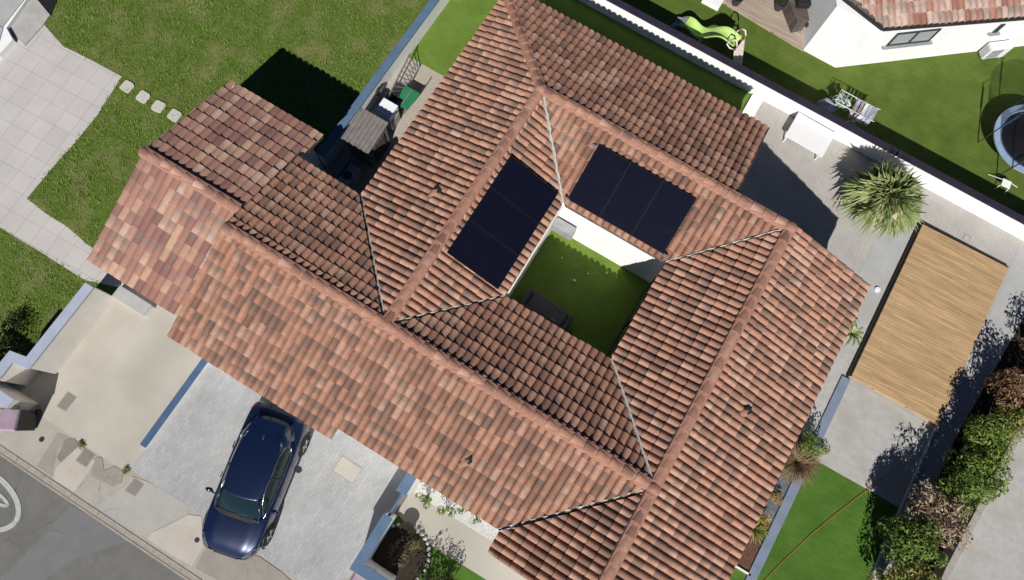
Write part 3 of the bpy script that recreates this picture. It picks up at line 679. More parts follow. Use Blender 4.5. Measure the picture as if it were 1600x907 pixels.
# solar panels on the inner roof planes
def solar(u0, u1, v0, v1, axis, lab, loc_words=None, group='solar panels on the inner roof planes'):
    # corners on the tilted plane
    def z(u, v):
        if axis == 'u': return ZR-(ZR-ZI)*(u-UL)/(CU0-UL)+.135
        return ZR-(ZR-ZI)*(VB-v)/(VB-CV1)+.135
    cu, cv = (u0+u1)/2, (v0+v1)/2; t = thing('solar_panel', lab, 'solar panel', (cu, cv, z(cu, cv)), 0, group)
    if axis == 'u': k = -(ZR-ZI)/(CU0-UL); Mx = Matrix.Rotation(-math.atan(k), 3, 'Y'); sz = ((u1-u0)*math.sqrt(1+k*k), v1-v0)
    else: k = (ZR-ZI)/(VB-CV1); Mx = Matrix.Rotation(math.atan(k), 3, 'X'); sz = (u1-u0, (v1-v0)*math.sqrt(1+k*k))
    MB().obox(Mx @ Vector((0, 0, .006)), (sz[0]-.03, sz[1]-.03, .02), Mx).build('cell_face', M['solar'], t)
    f = MB(); w = .022
    for sx in (-1, 1): f.obox(Mx @ Vector((sx*(sz[0]/2-w/2), 0, 0)), (w, sz[1], .038), Mx)
    for sy in (-1, 1): f.obox(Mx @ Vector((0, sy*(sz[1]/2-w/2), 0)), (sz[0]-2*w, w, .037), Mx)
    f.build('frame', M['panel_frame'], t)
    for s_ in (-.28, .28):
        rl = MB()
        if axis == 'u': rl.obox(Mx @ Vector((s_*sz[0], 0, -.045)), (.035, sz[1]*1.0+.0, .035), Mx)
        else: rl.obox(Mx @ Vector((0, s_*sz[1], -.045)), (sz[0]*1.0, .035, .035), Mx)
        rl.build('mounting_rail', M['dark'], t)
words = ['lowest', 'middle', 'uppermost']
for i in range(3):
    solar(-3.83, -2.20, 4.37+i*1.125, 4.37+i*1.125+1.124, 'u', f'dark panel, {words[i]} in the photo of the three left of the courtyard')
wr = ['leftmost', 'middle', 'rightmost']
for i in range(3):
    solar(-1.88+i*1.055, -1.88+i*1.055+1.054, 7.74, 9.42, 'v', f'dark panel, {wr[i]} of the three above the courtyard on the north plane')
# rail ends beyond the panels belong to end clamps
for (px, py, zz, lb) in ((928, 228, 3.55, 'clamp at the top left corner of the array above the courtyard'), (886, 311, 3.0, 'clamp at the lower left corner of the array above the courtyard'),
                         (1040, 400, 3.0, 'clamp at the bottom corner of the array above the courtyard'), (1086, 316, 3.4, 'clamp at the right corner of the array above the courtyard'),
                         (803, 252, 3.4, 'clamp at the top corner of the array left of the courtyard'), (868, 295, 2.95, 'clamp at the right corner of the array left of the courtyard')):
    u, v = W(px, py, zz)
    tag(MB().box(u-.07, u+.07, v-.03, v+.03, zz-.05, zz+.03).build('rail_end', M['alu']), 'small pale '+lb, 'bracket', 'rail end clamps at the solar array corners')

# ------------------------------------------------------------------ boundary walls
def run_wall(name, label, pts, w, h, coping, body=M['render'], z0=-.05, over=.03, closed=False, ct=.05):
    """wall along plan points with a coping"""
    c0 = pts[0]; t = thing(name, label, 'wall', (c0[0], c0[1], 0))
    P = [Vector(p) for p in pts]; n = len(P)
    def off(k):
        out = []
        for i in range(n):
            d0 = (P[i]-P[i-1]).normalized() if i > 0 else (P[1]-P[0]).normalized()
            d1 = (P[i+1]-P[i]).normalized() if i < n-1 else d0
            n0 = Vector((-d0.y, d0.x)); n1 = Vector((-d1.y, d1.x)); b_ = n0+n1; b_ = b_/b_.dot(n0); out.append(P[i]+b_*k)
        return out
    for (ww_, za, zb, nm, mt, bv) in ((w/2, z0, h-ct, 'wall_body', body, 0), (w/2+over, h-ct, h, 'coping', coping, .006)):
        l, r_ = off(ww_), off(-ww_); vs = [(p.x, p.y, za) for p in l+r_]+[(p.x, p.y, zb) for p in l+r_]; m_ = 2*n; fs = []
        for i in range(n-1):
            fs += [(m_+n+i, m_+n+i+1, m_+i+1, m_+i), (i, i+1, n+i+1, n+i), (i+1, i, m_+i, m_+i+1), (n+i, n+i+1, m_+n+i+1, m_+n+i)]
        fs += [(0, n, m_+n, m_), (n+n-1, n-1, m_+n-1, m_+2*n-1)]
        MB().add(vs, fs).build(nm, mt, t, world=True, bevel=bv)
    return t
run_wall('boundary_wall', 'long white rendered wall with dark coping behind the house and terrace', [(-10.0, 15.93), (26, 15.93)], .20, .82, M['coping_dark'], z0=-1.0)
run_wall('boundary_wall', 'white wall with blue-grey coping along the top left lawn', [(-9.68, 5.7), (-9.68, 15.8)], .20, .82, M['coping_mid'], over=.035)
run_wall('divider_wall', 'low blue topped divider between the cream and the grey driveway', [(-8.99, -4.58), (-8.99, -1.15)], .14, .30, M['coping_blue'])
HL = 1.36
pl = [W(132, 441, HL), W(43.5, 566, HL), W(24, 554, HL), W(-60, 668, HL)]
u0 = -12.78; pl = [(u0, W(132, 441, HL)[1]), (u0, W(42, 567, HL)[1]), (u0-.52, W(24, 554, HL)[1]-.12), (u0-.52, -5.0)]
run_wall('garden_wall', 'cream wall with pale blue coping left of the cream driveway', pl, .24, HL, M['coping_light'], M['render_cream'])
pb = W(58, 637)
t = run_wall('gate_pier', 'cream wall end with pale coping behind the mauve lidded bin', [(pb[0]-.02, pb[1]-.02), (pb[0]-1.9, pb[1]-.02)], .26, 1.2, M['coping_light'], M['render_cream'])
run_wall('retaining_kerb', 'short grey slab wall where the patio path meets the driveway', [(-12.62, -1.25), (-11.4, -1.25)], .34, .32, M['terrace_grey'], M['render_cream'])
CW = 1.35
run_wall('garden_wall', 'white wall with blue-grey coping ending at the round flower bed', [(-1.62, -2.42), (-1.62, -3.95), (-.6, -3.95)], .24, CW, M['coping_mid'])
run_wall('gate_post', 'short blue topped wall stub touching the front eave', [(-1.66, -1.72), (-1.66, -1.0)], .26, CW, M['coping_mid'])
gt = thing('garden_gate', 'slim grey metal gate between the two blue topped walls', 'gate', (-1.62, -2.08, 0))
MB().box(-.025, .025, -.32, .34, .08, 1.2).build('gate_leaf', M['grey'], gt); MB().box(-.035, .035, -.34, .36, 1.2, 1.25).build('top_rail', M['coping_mid'], gt)
# flat blue-grey edging on the right of the house
t = thing('edging_strip', 'blue-grey edging wall between the planting bed and the turf on the right', 'edging', (8.55, 3, 0))
MB().box(8.27, 8.56, -6, 8.36, -.05, .06).build('coping', M['coping_grey'], t, world=True, bevel=.006)
t = thing('edging_strip', 'slim pale metal edging running down from the timber deck under the hedge shadow', 'edging', (11.5, 5, 0))
MB().box(11.475, 11.515, -6, 8.40, -.05, .10).build('coping', M['coping_light'], t, world=True)
t = thing('edging_strip', 'brown edging board across the mulch bed by the lower turf', 'edging', (7.5, 1.5, 0))
MB().box(6.75, 8.35, 1.46, 1.52, -.02, .06).build('board', M['render_cream'], t, world=True)
run_wall('hedge_wall', 'low grey wall behind the hedge beside the bare concrete yard', [(13.05, -8), (13.15, 4.5), (13.75, 11.5), (14.7, 15.7)], .14, .55, M['kerb'], M['conc'])
t = thing('retaining_block', 'white block closing the turf strip against the terrace', 'wall', (1.62, 15.3, 0))
MB().box(1.42, 1.85, 13.4, 15.8, -.05, .12).build('block', M['render'], t, world=True, bevel=.01)

# ------------------------------------------------------------------ timber pool deck
t = thing('timber_deck', 'pale timber platform with slanting boards on the right terrace', 'deck', (10, 11.5, 0))
MB().prism([(8.50, 8.46), (11.50, 8.50), (11.58, 14.55), (8.50, 14.45)], .02, .15).build('boards', M['deck'], t, world=True, bevel=.008)
MB().prism([(8.39, 8.43), (8.47, 8.43), (8.47, 14.5), (8.39, 14.6)], -.01, .06).build('side_channel', M['black'], t, world=True)
MB().prism([(8.41, 14.56), (8.48, 14.47), (11.60, 14.57), (11.60, 14.63)], -.01, .10).build('end_channel', M['black'], t, world=True)

# ------------------------------------------------------------------ stepping stones
sg = 'stepping stones across the lawn'
for (px, py), lb in zip(((199, 136), (224, 152), (248, 167), (273, 181)), ('stepping stone nearest the slab patio', 'second stepping stone from the slab patio', 'third stepping stone from the slab patio', 'stepping stone half hidden by the annex roof edge')):
    c = W(px, py); k = random.uniform(-.05, .05); pts = []
    for i in range(20):
        a = 2*math.pi*i/20; rr = .20/(abs(math.cos(a))**7+abs(math.sin(a))**7)**(1/7)*random.uniform(.97, 1.03); pts.append((c[0]+rr*math.cos(a+k), c[1]+rr*math.sin(a+k)))
    tag(MB().prism(pts, -.05, .035).build('stepping_stone', M['slab_step'], bevel=.01), lb, 'stepping stone', sg)

# ------------------------------------------------------------------ plants
def leaves(mb, c, rad, n, size, r=random, shell=.35, squash=1.0, droop=0, upb=.4):
    for _ in range(n):
        while True:
            d = Vector((r.uniform(-1, 1), r.uniform(-1, 1), r.uniform(-1, 1)))
            if .05 < d.length <= 1: break
        q = d.length; d = d.normalized()*(q**shell)
        p = Vector((c[0]+d.x*rad[0], c[1]+d.y*rad[1], c[2]+d.z*rad[2]))
        nd = Vector((d.x+r.gauss(0, .5), d.y+r.gauss(0, .5), d.z+upb+r.gauss(0, .4))).normalized()
        t = nd.cross(Vector((r.gauss(0, 1), r.gauss(0, 1), r.gauss(0, 1)))).normalized(); b_ = nd.cross(t)
        s = size*r.choice((.5, .7, .9, 1.1, 1.5)); w = s*r.uniform(.28, .5)
        v = [p-t*s*.5, p+b_*w*.5+nd*s*.06, p+t*s*.5-nd*s*.12, p-b_*w*.5+nd*s*.06]
        mb.add(v, [(0, 1, 2, 3)])
def bush(name, label, cat, c, r_, h, mat, n=700, size=.08, lobes=7, z0=0, group=None, stem=True, spread=.55, seed=0):
    rr = random.Random(seed*13+5); t = thing(name, label, cat, (c[0], c[1], z0), 0, group)
    mb = MB(); tips = []
    for i in range(lobes):
        a = rr.uniform(0, 6.28); q = r_*spread*math.sqrt(rr.random()); zc_ = h*rr.uniform(.35, .82)
        p = (q*math.cos(a), q*math.sin(a), zc_); tips.append(p)
        lr = r_*rr.uniform(.32, .58); leaves(mb, p, (lr, lr, lr*.9*min(1.3, h/(2*r_)+.4)), n//lobes, size, rr)
    mb.build('foliage', mat, t)
    st = MB()
    for p in tips: st.tube([(rr.uniform(-.03, .03), rr.uniform(-.03, .03), 0), (p[0]*.45, p[1]*.45, p[2]*.5), (p[0]*.9, p[1]*.9, p[2])], [.025*h+.005, .015*h+.004, .004], 5)
    st.build('stems', M['bark'], t); return t
def tuft(name, label, cat, c, n, L, mat, w=.012, z0=0, elev=(20, 80), group=None, seed=0, bend=.5):
    rr = random.Random(seed+77); t = thing(name, label, cat, (c[0], c[1], z0), 0, group); mb = MB()
    for _ in range(n):
        a = rr.uniform(0, 6.28); e0 = R(rr.uniform(*elev)); l = L*rr.uniform(.6, 1.1); d = Vector((math.cos(a), math.sin(a), 0)); sd = Vector((-d.y, d.x, 0))
        pts = []
        p = d*rr.uniform(0, .05); e_ = e0
        for k in range(4):
            pts.append(p.copy()); p = p+(d*math.cos(e_)+Vector((0, 0, math.sin(e_))))*l/3.5; e_ -= bend*rr.uniform(.5, 1.2)
        vs = []
        for k, q in enumerate(pts): q.z = max(q.z, .02); wk = w*(1, 1, .7, .1)[k]; vs += [q-sd*wk, q+sd*wk]
        mb.add(vs, [(2*k, 2*k+1, 2*k+3, 2*k+2) for k in range(3)])
    mb.build('foliage', mat, t)
    MB().lathe((0, 0, 0), [(.05, 0), (.04, .06), (0, .08)], 8).build('stems', M['bark'], t); return t
def fan_palm(label, c, trunk_h, nf, pet, leaf, group=None, seed=1, z0=0):
    rr = random.Random(seed); t = thing('fan_palm', label, 'palm', (c[0], c[1], z0)); fr = MB(); st = MB()
    for i in range(nf):
        a = i*2.39996+rr.uniform(-.2, .2); q = i/nf; e0 = R(82-q*92+rr.uniform(-9, 9)); pl_ = pet*(.55+.5*q)*rr.uniform(.85, 1.12)
        d = Vector((math.cos(a), math.sin(a), 0)); ax = (d*math.cos(e0)+Vector((0, 0, math.sin(e0)))).normalized(); s = Vector((-d.y, d.x, 0)); up = s.cross(ax)*-1
        o_ = Vector((0, 0, trunk_h)); h_ = o_+ax*pl_-Vector((0, 0, pl_*.08))
        st.bar(o_, h_, .022, .014)
        ax2 = (ax-Vector((0, 0, .35))).normalized(); tw = rr.uniform(-1.1, 1.1); s2 = (s*math.cos(tw)+up*math.sin(tw)).normalized(); s2 = (s2-ax2*s2.dot(ax2)).normalized(); n2 = ax2.cross(s2)
        K = 12
        for k in range(K):
            f = (k/(K-1)-.5)*2; th = f*R(72); dr = ax2*math.cos(th)+s2*math.sin(th); L = leaf*(1-.28*abs(f)**2)*rr.uniform(.85, 1.08); cr = dr.cross(n2).normalized()
            p1 = h_+dr*L*.5; p2 = h_+dr*L-Vector((0, 0, L*rr.uniform(.05, .45))); wd = .036*leaf/.6
            fr.add([h_-cr*.005, h_+cr*.005, p1+cr*wd+n2*.012, p1-cr*wd+n2*.012, p2, p1+n2*-.006], [(0, 5, 3), (0, 1, 2, 5), (5, 2, 4), (3, 5, 4)])
    fr.build('fronds', M['palm'], t); st.build('leaf_stalks', M['leaf_lt'], t)
    tr = MB(); K = 9; tr.tube([(0, 0, trunk_h*k/K) for k in range(K+1)], [.17*(1+.09*(k % 2)) for k in range(K+1)], 12); tr.build('trunk', M['bark'], t)
    return t
pc = W(1397, 300, 1.6); big = fan_palm('large bushy fan palm on the terrace beside the white wall', pc, 1.15, 56, .68, .80, seed=3)
hh = MB()
for (dx, dy, l) in ((-.35, -.55, .34), (.28, -.75, .24)):
    hh.add([(dx, dy, 1.45), (dx+l*.8, dy-.05, 1.5), (dx+.1, dy+l*.7, 1.6), (dx-.08, dy+.1, 1.35)], [(0, 1, 2), (0, 2, 3)])
hh.build('dry_leaf_sheath', M['palm_core'], big)
# small palm beside the house
sp = W(1333, 520, .5); t = thing('small_palm', 'small star shaped palm beside the right eave of the house', 'palm', (sp[0], sp[1], 0)); mb = MB(); rs = random.Random(4)
for i in range(11):
    a = i*6.283/11+rs.uniform(-.15, .15); d = Vector((math.cos(a), math.sin(a), 0)); s = Vector((-d.y, d.x, 0)); L = rs.uniform(.38, .55)
    P_ = [Vector((0, 0, .35)), d*L*.4+Vector((0, 0, .55)), d*L*.8+Vector((0, 0, .5)), d*L*1.05+Vector((0, 0, .36))]
    vs = []
    for k, q in enumerate(P_): wk = (.015, .045, .035, .004)[k]; vs += [q-s*wk, q+s*wk]
    mb.add(vs, [(2*k, 2*k+1, 2*k+3, 2*k+2) for k in range(3)])
mb.build('fronds', M['palm'], t); MB().tube([(0, 0, 0), (0, 0, .38)], [.05, .04], 8).build('trunk', M['bark'], t)
# planting on the right of the house
c = W(1266, 690, .8); bush('green_shrub', 'green leafy shrub above the straw brown grass by the right eave', 'shrub', c, .56, .95, M['leaf'], 900, .085, seed=1)
c = W(1250, 722, .4); tuft('ornamental_grass', 'straw brown ornamental grass fountain beside the edging strip', 'grass plant', c, 650, 1.0, M['leaf_brown'], .010, seed=2, elev=(15, 75))
c = W(1287, 709, .15); bush('spiky_rosette', 'small mottled rosette plant alone on the concrete slab', 'plant', c, .24, .34, M['leaf_beige'], 170, .07, 4, seed=3)
c = W(1206, 742, .3); bush('green_shrub', 'small pale green shrub in the slate bed just under the eave', 'shrub', c, .28, .45, M['leaf_lt'], 220, .07, 5, seed=4)
c = W(1214, 778, .3); bush('golden_shrub', 'rounded golden yellow shrub in the slate bed', 'shrub', c, .33, .45, M['leaf_gold'], 420, .06, 5, seed=5)
c = W(1195, 806, .3); bush('golden_shrub', 'loose yellow and green shrub lower down the slate bed', 'shrub', c, .34, .5, M['leaf_gold'], 330, .06, 5, seed=6)
c = W(1181, 826, .25); tuft('rosette_plant', 'bright green strappy rosette at the foot of the slate bed', 'plant', c, 140, .6, M['leaf_lt'], .02, seed=7, elev=(10, 70))
c = W(1160, 855, .2); bush('dark_shrub', 'small dark red shrub in the mulch bed', 'shrub', c, .2, .3, M['leaf_red'], 120, .05, 4, seed=8)
# hedge shrubs on the right
hg = 'shrubs of the hedge on the right boundary'
HB = [((1602, 625), 1.2, .80, 1.5, 'leaf_red', 1700, 'tall russet brown shrub, topmost of the hedge on the right'),
      ((1556, 688), 1.2, .68, 1.5, 'leaf', 1500, 'upper green bushy shrub below the russet one in the hedge'),
      ((1528, 742), 1.2, .72, 1.5, 'leaf', 1700, 'widest bright green shrub in the middle of the hedge'),
      ((1468, 802), 1.3, .70, 1.8, 'leaf_beige', 1200, 'faded beige brown shrub between the two green hedge shrubs'),
      ((1440, 858), 1.5, .70, 2.0, 'leaf', 1500, 'lower green shrub of the hedge near the bottom edge'),
      ((1420, 915), 1.5, .66, 2.0, 'leaf_lt', 1100, 'pale yellow green shrub cut off by the bottom edge of the photo'),
      ((1412, 835), 1.1, .5, 1.6, 'leaf', 800, 'low green shrub on the shaded left side of the lower hedge'),
      ((1500, 772), 1.2, .52, 1.6, 'leaf', 800, 'dark green shrub filling the gap above the beige one in the hedge'),
      ((1580, 655), 1.2, .55, 1.5, 'leaf_lt', 700, 'small yellow green shrub mixed between the russet and the upper green shrub'),
      ((1650, 560), 1.2, .85, 1.6, 'leaf_red', 900, 'russet shrub of the hedge just outside the right edge')]
for i, (p, z, r_, h, mt, n_, lb) in enumerate(HB):
    c = W(p[0], p[1], z); bush('hedge_shrub', lb, 'shrub', c, r_*1.12, h+.25, M[mt], int(n_*2.3), .115, 18, group=hg, seed=20+i, spread=.8)
# front garden plants
for i, (px, py, r_, n_, lb) in enumerate(((668, 775, .28, 130, 'leafy green climber nearest the blue wall stub on the white pebbles'), (697, 798, .24, 110, 'green plant third from the valley end of the white pebble strip'), (722, 800, .2, 70, 'small sparse plant second from the valley end of the pebble strip'), (745, 812, .22, 60, 'thin sprig nearest the roof valley on the white pebbles'))):
    c = W(px, py, .3); bush('climbing_plant', lb, 'plant', c, r_, .5, M['leaf'], n_, .10, 5, group='plants along the white pebble strip', seed=40+i, spread=.9)
rc = W(625, 868, .1)
t = thing('flower_bed', 'round dark flower bed ringed with white stones inside the corner wall', 'flower bed', (rc[0], rc[1], 0))
MB().lathe((0, 0, -.02), [(.80, 0), (.80, .06), (0, .11)], 28).build('soil_mound', M['soil'], t)
rg = 'white stones edging the round flower bed'
for k in range(34):
    a = k/34*6.283; tag_ = MB().lathe((0, 0, 0), [(.045, 0), (.065, .04), (.045, .085), (0, .1)], 7)
    o = tag_.build('edging_stone', M['stone_lt'], t); o.location = (.84*math.cos(a), .84*math.sin(a), 0); o.rotation_euler = (0, 0, random.uniform(0, 3)); o.scale = (random.uniform(.8, 1.3), random.uniform(.7, 1.1), random.uniform(.8, 1.2))
c = W(622, 866, .5); bush('dry_shrub', 'sparse greyish twiggy shrub in the round flower bed', 'shrub', c, .55, .75, M['leaf_grey'], 420, .055, 8, seed=50, z0=.08)
c = W(650, 850, .3); bush('green_shrub', 'small green shrub on the right rim of the round flower bed', 'shrub', c, .26, .35, M['leaf_lt'], 160, .05, 4, seed=51, z0=.08)
c = W(636, 828, .3); tag(MB().lathe((c[0], c[1], 0), [(.15, 0), (.21, .30), (.23, .33), (.19, .33), (.17, .28), (0, .27)], 20).build('planter', M['soil'], smooth=False), 'round dark brown planter at the upper edge of the stone ring', 'planter')
for i, (px, py, lb) in enumerate(((668, 905, 'dark spiky shrub below the stone ringed bed at the bottom edge'), (697, 912, 'dark spiky shrub on the turf left of the lower front path'))):
    c = W(px, py, .5); bush('dark_shrub', lb, 'shrub', c, .5, .9, M['dead'], 380, .09, 7, seed=60+i)
c = W(24, 500, .2); bush('dark_shrub', 'low dark shrub alone on the lower left lawn', 'shrub', c, .42, .4, M['dead'], 420, .07, 8, seed=63)
c = W(-6, 545, .6); bush('dark_shrub', 'dark foliage added in place of shade against the pale blue coping at the left edge', 'shrub', c, .8, 1.1, M['dead'], 700, .09, 9, seed=64)  # dark foliage added where the lawn only lies in the wall's shade
for i, (px, py, lb) in enumerate(((197, 736, 'clump of weeds where the divider meets the pavement'), (129, 695, 'clump of weeds beside the square pavement cover'))):
    c = W(px, py); tuft('weed_clump', lb, 'plant', c, 40, .16, M['leaf'], .012, seed=70+i)

# ------------------------------------------------------------------ car
def make_car():
    cr, cf = W(437, 640, 1.0), W(352, 866, .55)
    ang = math.atan2(cf[1]-cr[1], cf[0]-cr[0])
    fx, fy = W(352, 868, .55); L = 4.35
    cx_, cy_ = fx-math.cos(ang)*L/2, fy-math.sin(ang)*L/2
    car = thing('parked_car', 'dark navy blue hatchback car parked nose out on the grey driveway', 'car', (cx_, cy_, 0), ang)
    st = [(-2.17, .66, .62, .80), (-2.12, .82, .86, .92), (-1.95, .885, .93, .98), (-1.55, .90, .96, 1.0), (-1.0, .915, .96, .99), (-.2, .91, .94, .97), (.5, .905, .92, .96), (.85, .90, .915, .985), (1.0, .90, .91, .99),
          (1.35, .895, .875, .955), (1.7, .86, .82, .895), (1.95, .775, .74, .80), (2.09, .64, .64, .68), (2.16, .46, .56, .585)]
    V = []; rows = []
    for x, w, zb, zt in st:
        prof = [(w*.90, .20), (w*.985, .34), (w*1.0, .52), (w*.985, .70), (w*.965, zb-.03), (w*.90, zb), (w*.72, (zb*.55+zt*.45)), (w*.60, zb*.2+zt*.8+.012), (w*.34, zt), (0, zt+.006)]
        full = [(x, y, z) for y, z in prof]+[(x, -y, z) for y, z in prof[-2::-1]]
        rows.append(len(V)); V += full
    m_ = 19; F = []
    for i in range(len(st)-1):
        for k in range(m_-1): F.append((i*m_+k, i*m_+k+1, (i+1)*m_+k+1, (i+1)*m_+k))
    F.append(tuple(range(m_-1, -1, -1))); F.append(tuple((len(st)-1)*m_+k for k in range(m_)))
    F += [((i+1)*m_, (i+1)*m_+m_-1, i*m_+m_-1, i*m_) for i in range(len(st)-1)]
    body = MB().add(V, F).build('body', M['car'], car, smooth=True, sub=2)
    # glasshouse: belt ring to roof ring
    belt = [(1.02, 0), (1.0, .38), (.93, .62), (.80, .735), (.3, .785), (-.4, .795), (-1.0, .78), (-1.45, .725), (-1.72, .58), (-1.82, .3), (-1.84, 0)]
    roof = [(.46, 0), (.445, .30), (.40, .46), (.30, .545), (-.1, .585), (-.5, .585), (-.95, .57), (-1.22, .53), (-1.38, .40), (-1.44, .2), (-1.45, 0)]
    zb = lambda x: 1.0 if x > .8 else .975
    def zr_(x): return 1.455-.045*((x+.45)/.9)**2
    def mirror(l): return l+[(x, -y) for x, y in l[-2:0:-1]]
    Bm, Rm = mirror(belt), mirror(roof); n_ = len(Bm)
    vs = [(x, y, zb(x)-.02) for x, y in Bm]+[(x*.5+X*.5+.02*(1 if x > 0 else -1), (y*.52+Y*.48)*1.02, (zb(x)+zr_(X)-.03)*.5+.02) for (x, y), (X, Y) in zip(Bm, Rm)]+[(x, y, zr_(x)-.03) for x, y in Rm]
    fs = [(i, (i+1) % n_, n_+(i+1) % n_, n_+i) for i in range(n_)]+[(n_+i, n_+(i+1) % n_, 2*n_+(i+1) % n_, 2*n_+i) for i in range(n_)]
    MB().add(vs, fs).build('windows', M['glass_car'], car, smooth=True)
    # roof panel
    rv = []; rf = []; ys = [-1, -.8, -.45, 0, .45, .8, 1]
    xs = [.50, .33, -.1, -.5, -.95, -1.25, -1.42, -1.52]; hw = [.52, .565, .60, .61, .585, .54, .46, .36]
    for x, w in zip(xs, hw):
        for y in ys:
            rv.append((x-(.06*abs(y)**2 if x > 0 else -.02*abs(y)), y*w, zr_(x)+.012-.035*abs(y)**3))
    K = len(ys)
    for i in range(len(xs)-1):
        for k in range(K-1): rf.append((i*K+k, i*K+k+1, (i+1)*K+k+1, (i+1)*K+k))
    ro = MB().add(rv, rf).build('roof', M['car'], car, smooth=True, sub=2)
    so_ = ro.modifiers.new('sol', 'SOLIDIFY'); so_.thickness = .03
    # pillars and chrome window line
    for s in (1, -1):
        p = MB(); p.tube([(1.0, s*.66, 1.0), (.72, s*.63, 1.22), (.40, s*.55, 1.405)], .035, 8); p.build('windscreen_pillar', M['car'], car, smooth=True)
        p = MB(); p.tube([(-.28, s*.785, .97), (-.25, s*.70, 1.23), (-.22, s*.585, 1.42)], .028, 6); p.build('door_pillar', M['black'], car)
        p = MB(); p.add([(-1.18, s*.77, .97), (-1.80, s*.50, .97), (-1.68, s*.46, 1.2), (-1.40, s*.42, 1.42), (-1.10, s*.555, 1.43), (-1.14, s*.675, 1.22)], [(0, 1, 2, 5), (5, 2, 3, 4)]); 
        q = p.build('rear_pillar', M['car'], car, smooth=True); md = q.modifiers.new('s', 'SOLIDIFY'); md.thickness = .07; md.offset = 0
        ch = [(.86, s*.735, .985), (.4, s*.795, .975), (-.3, s*.81, .97), (-.9, s*.80, .985), (-1.12, s*.76, 1.02), (-1.2, s*.70, 1.12), (-1.12, s*.64, 1.28), (-.85, s*.60, 1.385), (-.4, s*.605, 1.41), (.05, s*.585, 1.39), (.46, s*.625, 1.28), (.70, s*.69, 1.12)]
        p = MB(); p.tube(ch, .011, 6, closed=True); p.build('chrome_trim', M['chrome'], car, smooth=True)
        m1 = MB(); m1.lathe((0, 0, 0), [(.0, -.07), (.05, -.05), (.068, 0), (.05, .05), (0, .07)], 12); mo = m1.build('wing_mirror', M['car'], car, smooth=True)
        mo.location = (.60, s*1.0, 1.03); mo.scale = (1.0, 1.75, .95)
        m2 = MB(); m2.bar((.66, s*.84, .95), (.62, s*.95, 1.01), .05, .03); m2.build('mirror_arm', M['black'], mo); 
        bpy.context.view_layer.update(); a_ = mo.children[0]; a_.matrix_parent_inverse = Matrix.Diagonal((1, 1/1.75, 1/.95, 1)) @ Matrix.Translation((-.60, -s*1.0, -1.03))
        hl = MB(); hl.add([(1.70, s*.83, .755), (1.98, s*.70, .70), (2.10, s*.52, .655), (2.07, s*.48, .69), (1.93, s*.60, .765), (1.72, s*.74, .835)], [(0, 1, 4, 5), (1, 2, 3, 4)])
        q = hl.build('headlight', M['lamp'], car); md = q.modifiers.new('s', 'SOLIDIFY'); md.thickness = .03; md.offset = 0
        tl = MB(); tl.add([(-1.86, s*.86, .84), (-2.10, s*.70, .80), (-2.08, s*.66, .93), (-1.88, s*.80, .95)], [(0, 1, 2, 3)])
        q = tl.build('tail_light', M['tail'], car); md = q.modifiers.new('s', 'SOLIDIFY'); md.thickness = .04; md.offset = 0
        dh = MB(); dh.bar((.05, s*.915, .82), (.22, s*.915, .82), .02, .025); dh.build('door_handle', M['chrome'], car)
        dh = MB(); dh.bar((-.85, s*.925, .84), (-.68, s*.925, .84), .02, .025); dh.build('door_handle', M['chrome'], car)
        for wx in (1.33, -1.33):
            w_ = MB(); V_ = []
            prof = [(.20, -.10), (.31, -.11), (.335, -.07), (.335, .07), (.31, .11), (.22, .10)]
            vs = []; fs = []; nn = 28
            for r_, y_ in prof:
                for k in range(nn): vs.append((wx+r_*math.cos(6.2832*k/nn), s*(.83+y_), .335+r_*math.sin(6.2832*k/nn)))
            for i in range(len(prof)-1):
                for k in range(nn): fs.append((i*nn+k, i*nn+(k+1) % nn, (i+1)*nn+(k+1) % nn, (i+1)*nn+k))
            wh = w_.add(vs, fs).build('wheel', M['tread'], car, smooth=True)
            rm = MB(); vs = [(wx+.22*math.cos(6.2832*k/nn), s*.90, .335+.22*math.sin(6.2832*k/nn)) for k in range(nn)]
            rm.add(vs, [tuple(range(nn))])
            for k in range(5):
                a = 6.2832*k/5; rm.bar((wx, s*.93, .335), (wx+.21*math.cos(a), s*.93, .335+.21*math.sin(a)), .055, .02, (0, 1, 0))
            rm.build('rim', M['alu'], wh)
            ar = MB(); ar.tube([(wx+.385*math.cos(R(a)), s*.895, .33+.385*math.sin(R(a))) for a in range(-8, 189, 14)], .03, 6); ar.build('wheel_arch', M['black'], car, smooth=True)
    w1 = MB(); w1.tube([(1.03, -.55, 1.005), (.98, .0, 1.03), (.9, .45, 1.04)], .01, 5); w1.build('wiper', M['black'], car)
    w1 = MB(); w1.tube([(1.06, .0, 1.0), (1.04, .35, 1.0), (1.0, .6, 1.0)], .012, 5); w1.build('wiper', M['black'], car)
    ct = MB(); ct.add([(1.00, -.70, 1.006), (1.10, -.45, 1.006), (1.14, 0, 1.012), (1.10, .45, 1.006), (1.00, .70, 1.006), (.96, .5, 1.012), (1.0, 0, 1.018), (.96, -.5, 1.012)], [(0, 1, 2, 3, 4, 5, 6, 7)]); ct.build('scuttle_panel', M['black'], car)
    sp_ = MB(); sp_.add([(-1.46, -.52, 1.415), (-1.70, -.46, 1.385), (-1.72, .46, 1.385), (-1.46, .52, 1.415)], [(0, 1, 2, 3)]); q = sp_.build('rear_spoiler', M['car'], car); md = q.modifiers.new('s', 'SOLIDIFY'); md.thickness = .04; md.offset = 0
    gr = MB(); gr.box(2.12, 2.19, -.36, .36, .40, .56); gr.build('grille', M['black'], car, bevel=.02)
    an = MB(); an.add([(-1.15, -.015, 1.44), (-1.15, .015, 1.44), (-1.33, 0, 1.425), (-1.33, 0, 1.50)], [(0, 1, 3), (0, 3, 2), (1, 2, 3)]); an.build('aerial_fin', M['black'], car)
make_car()

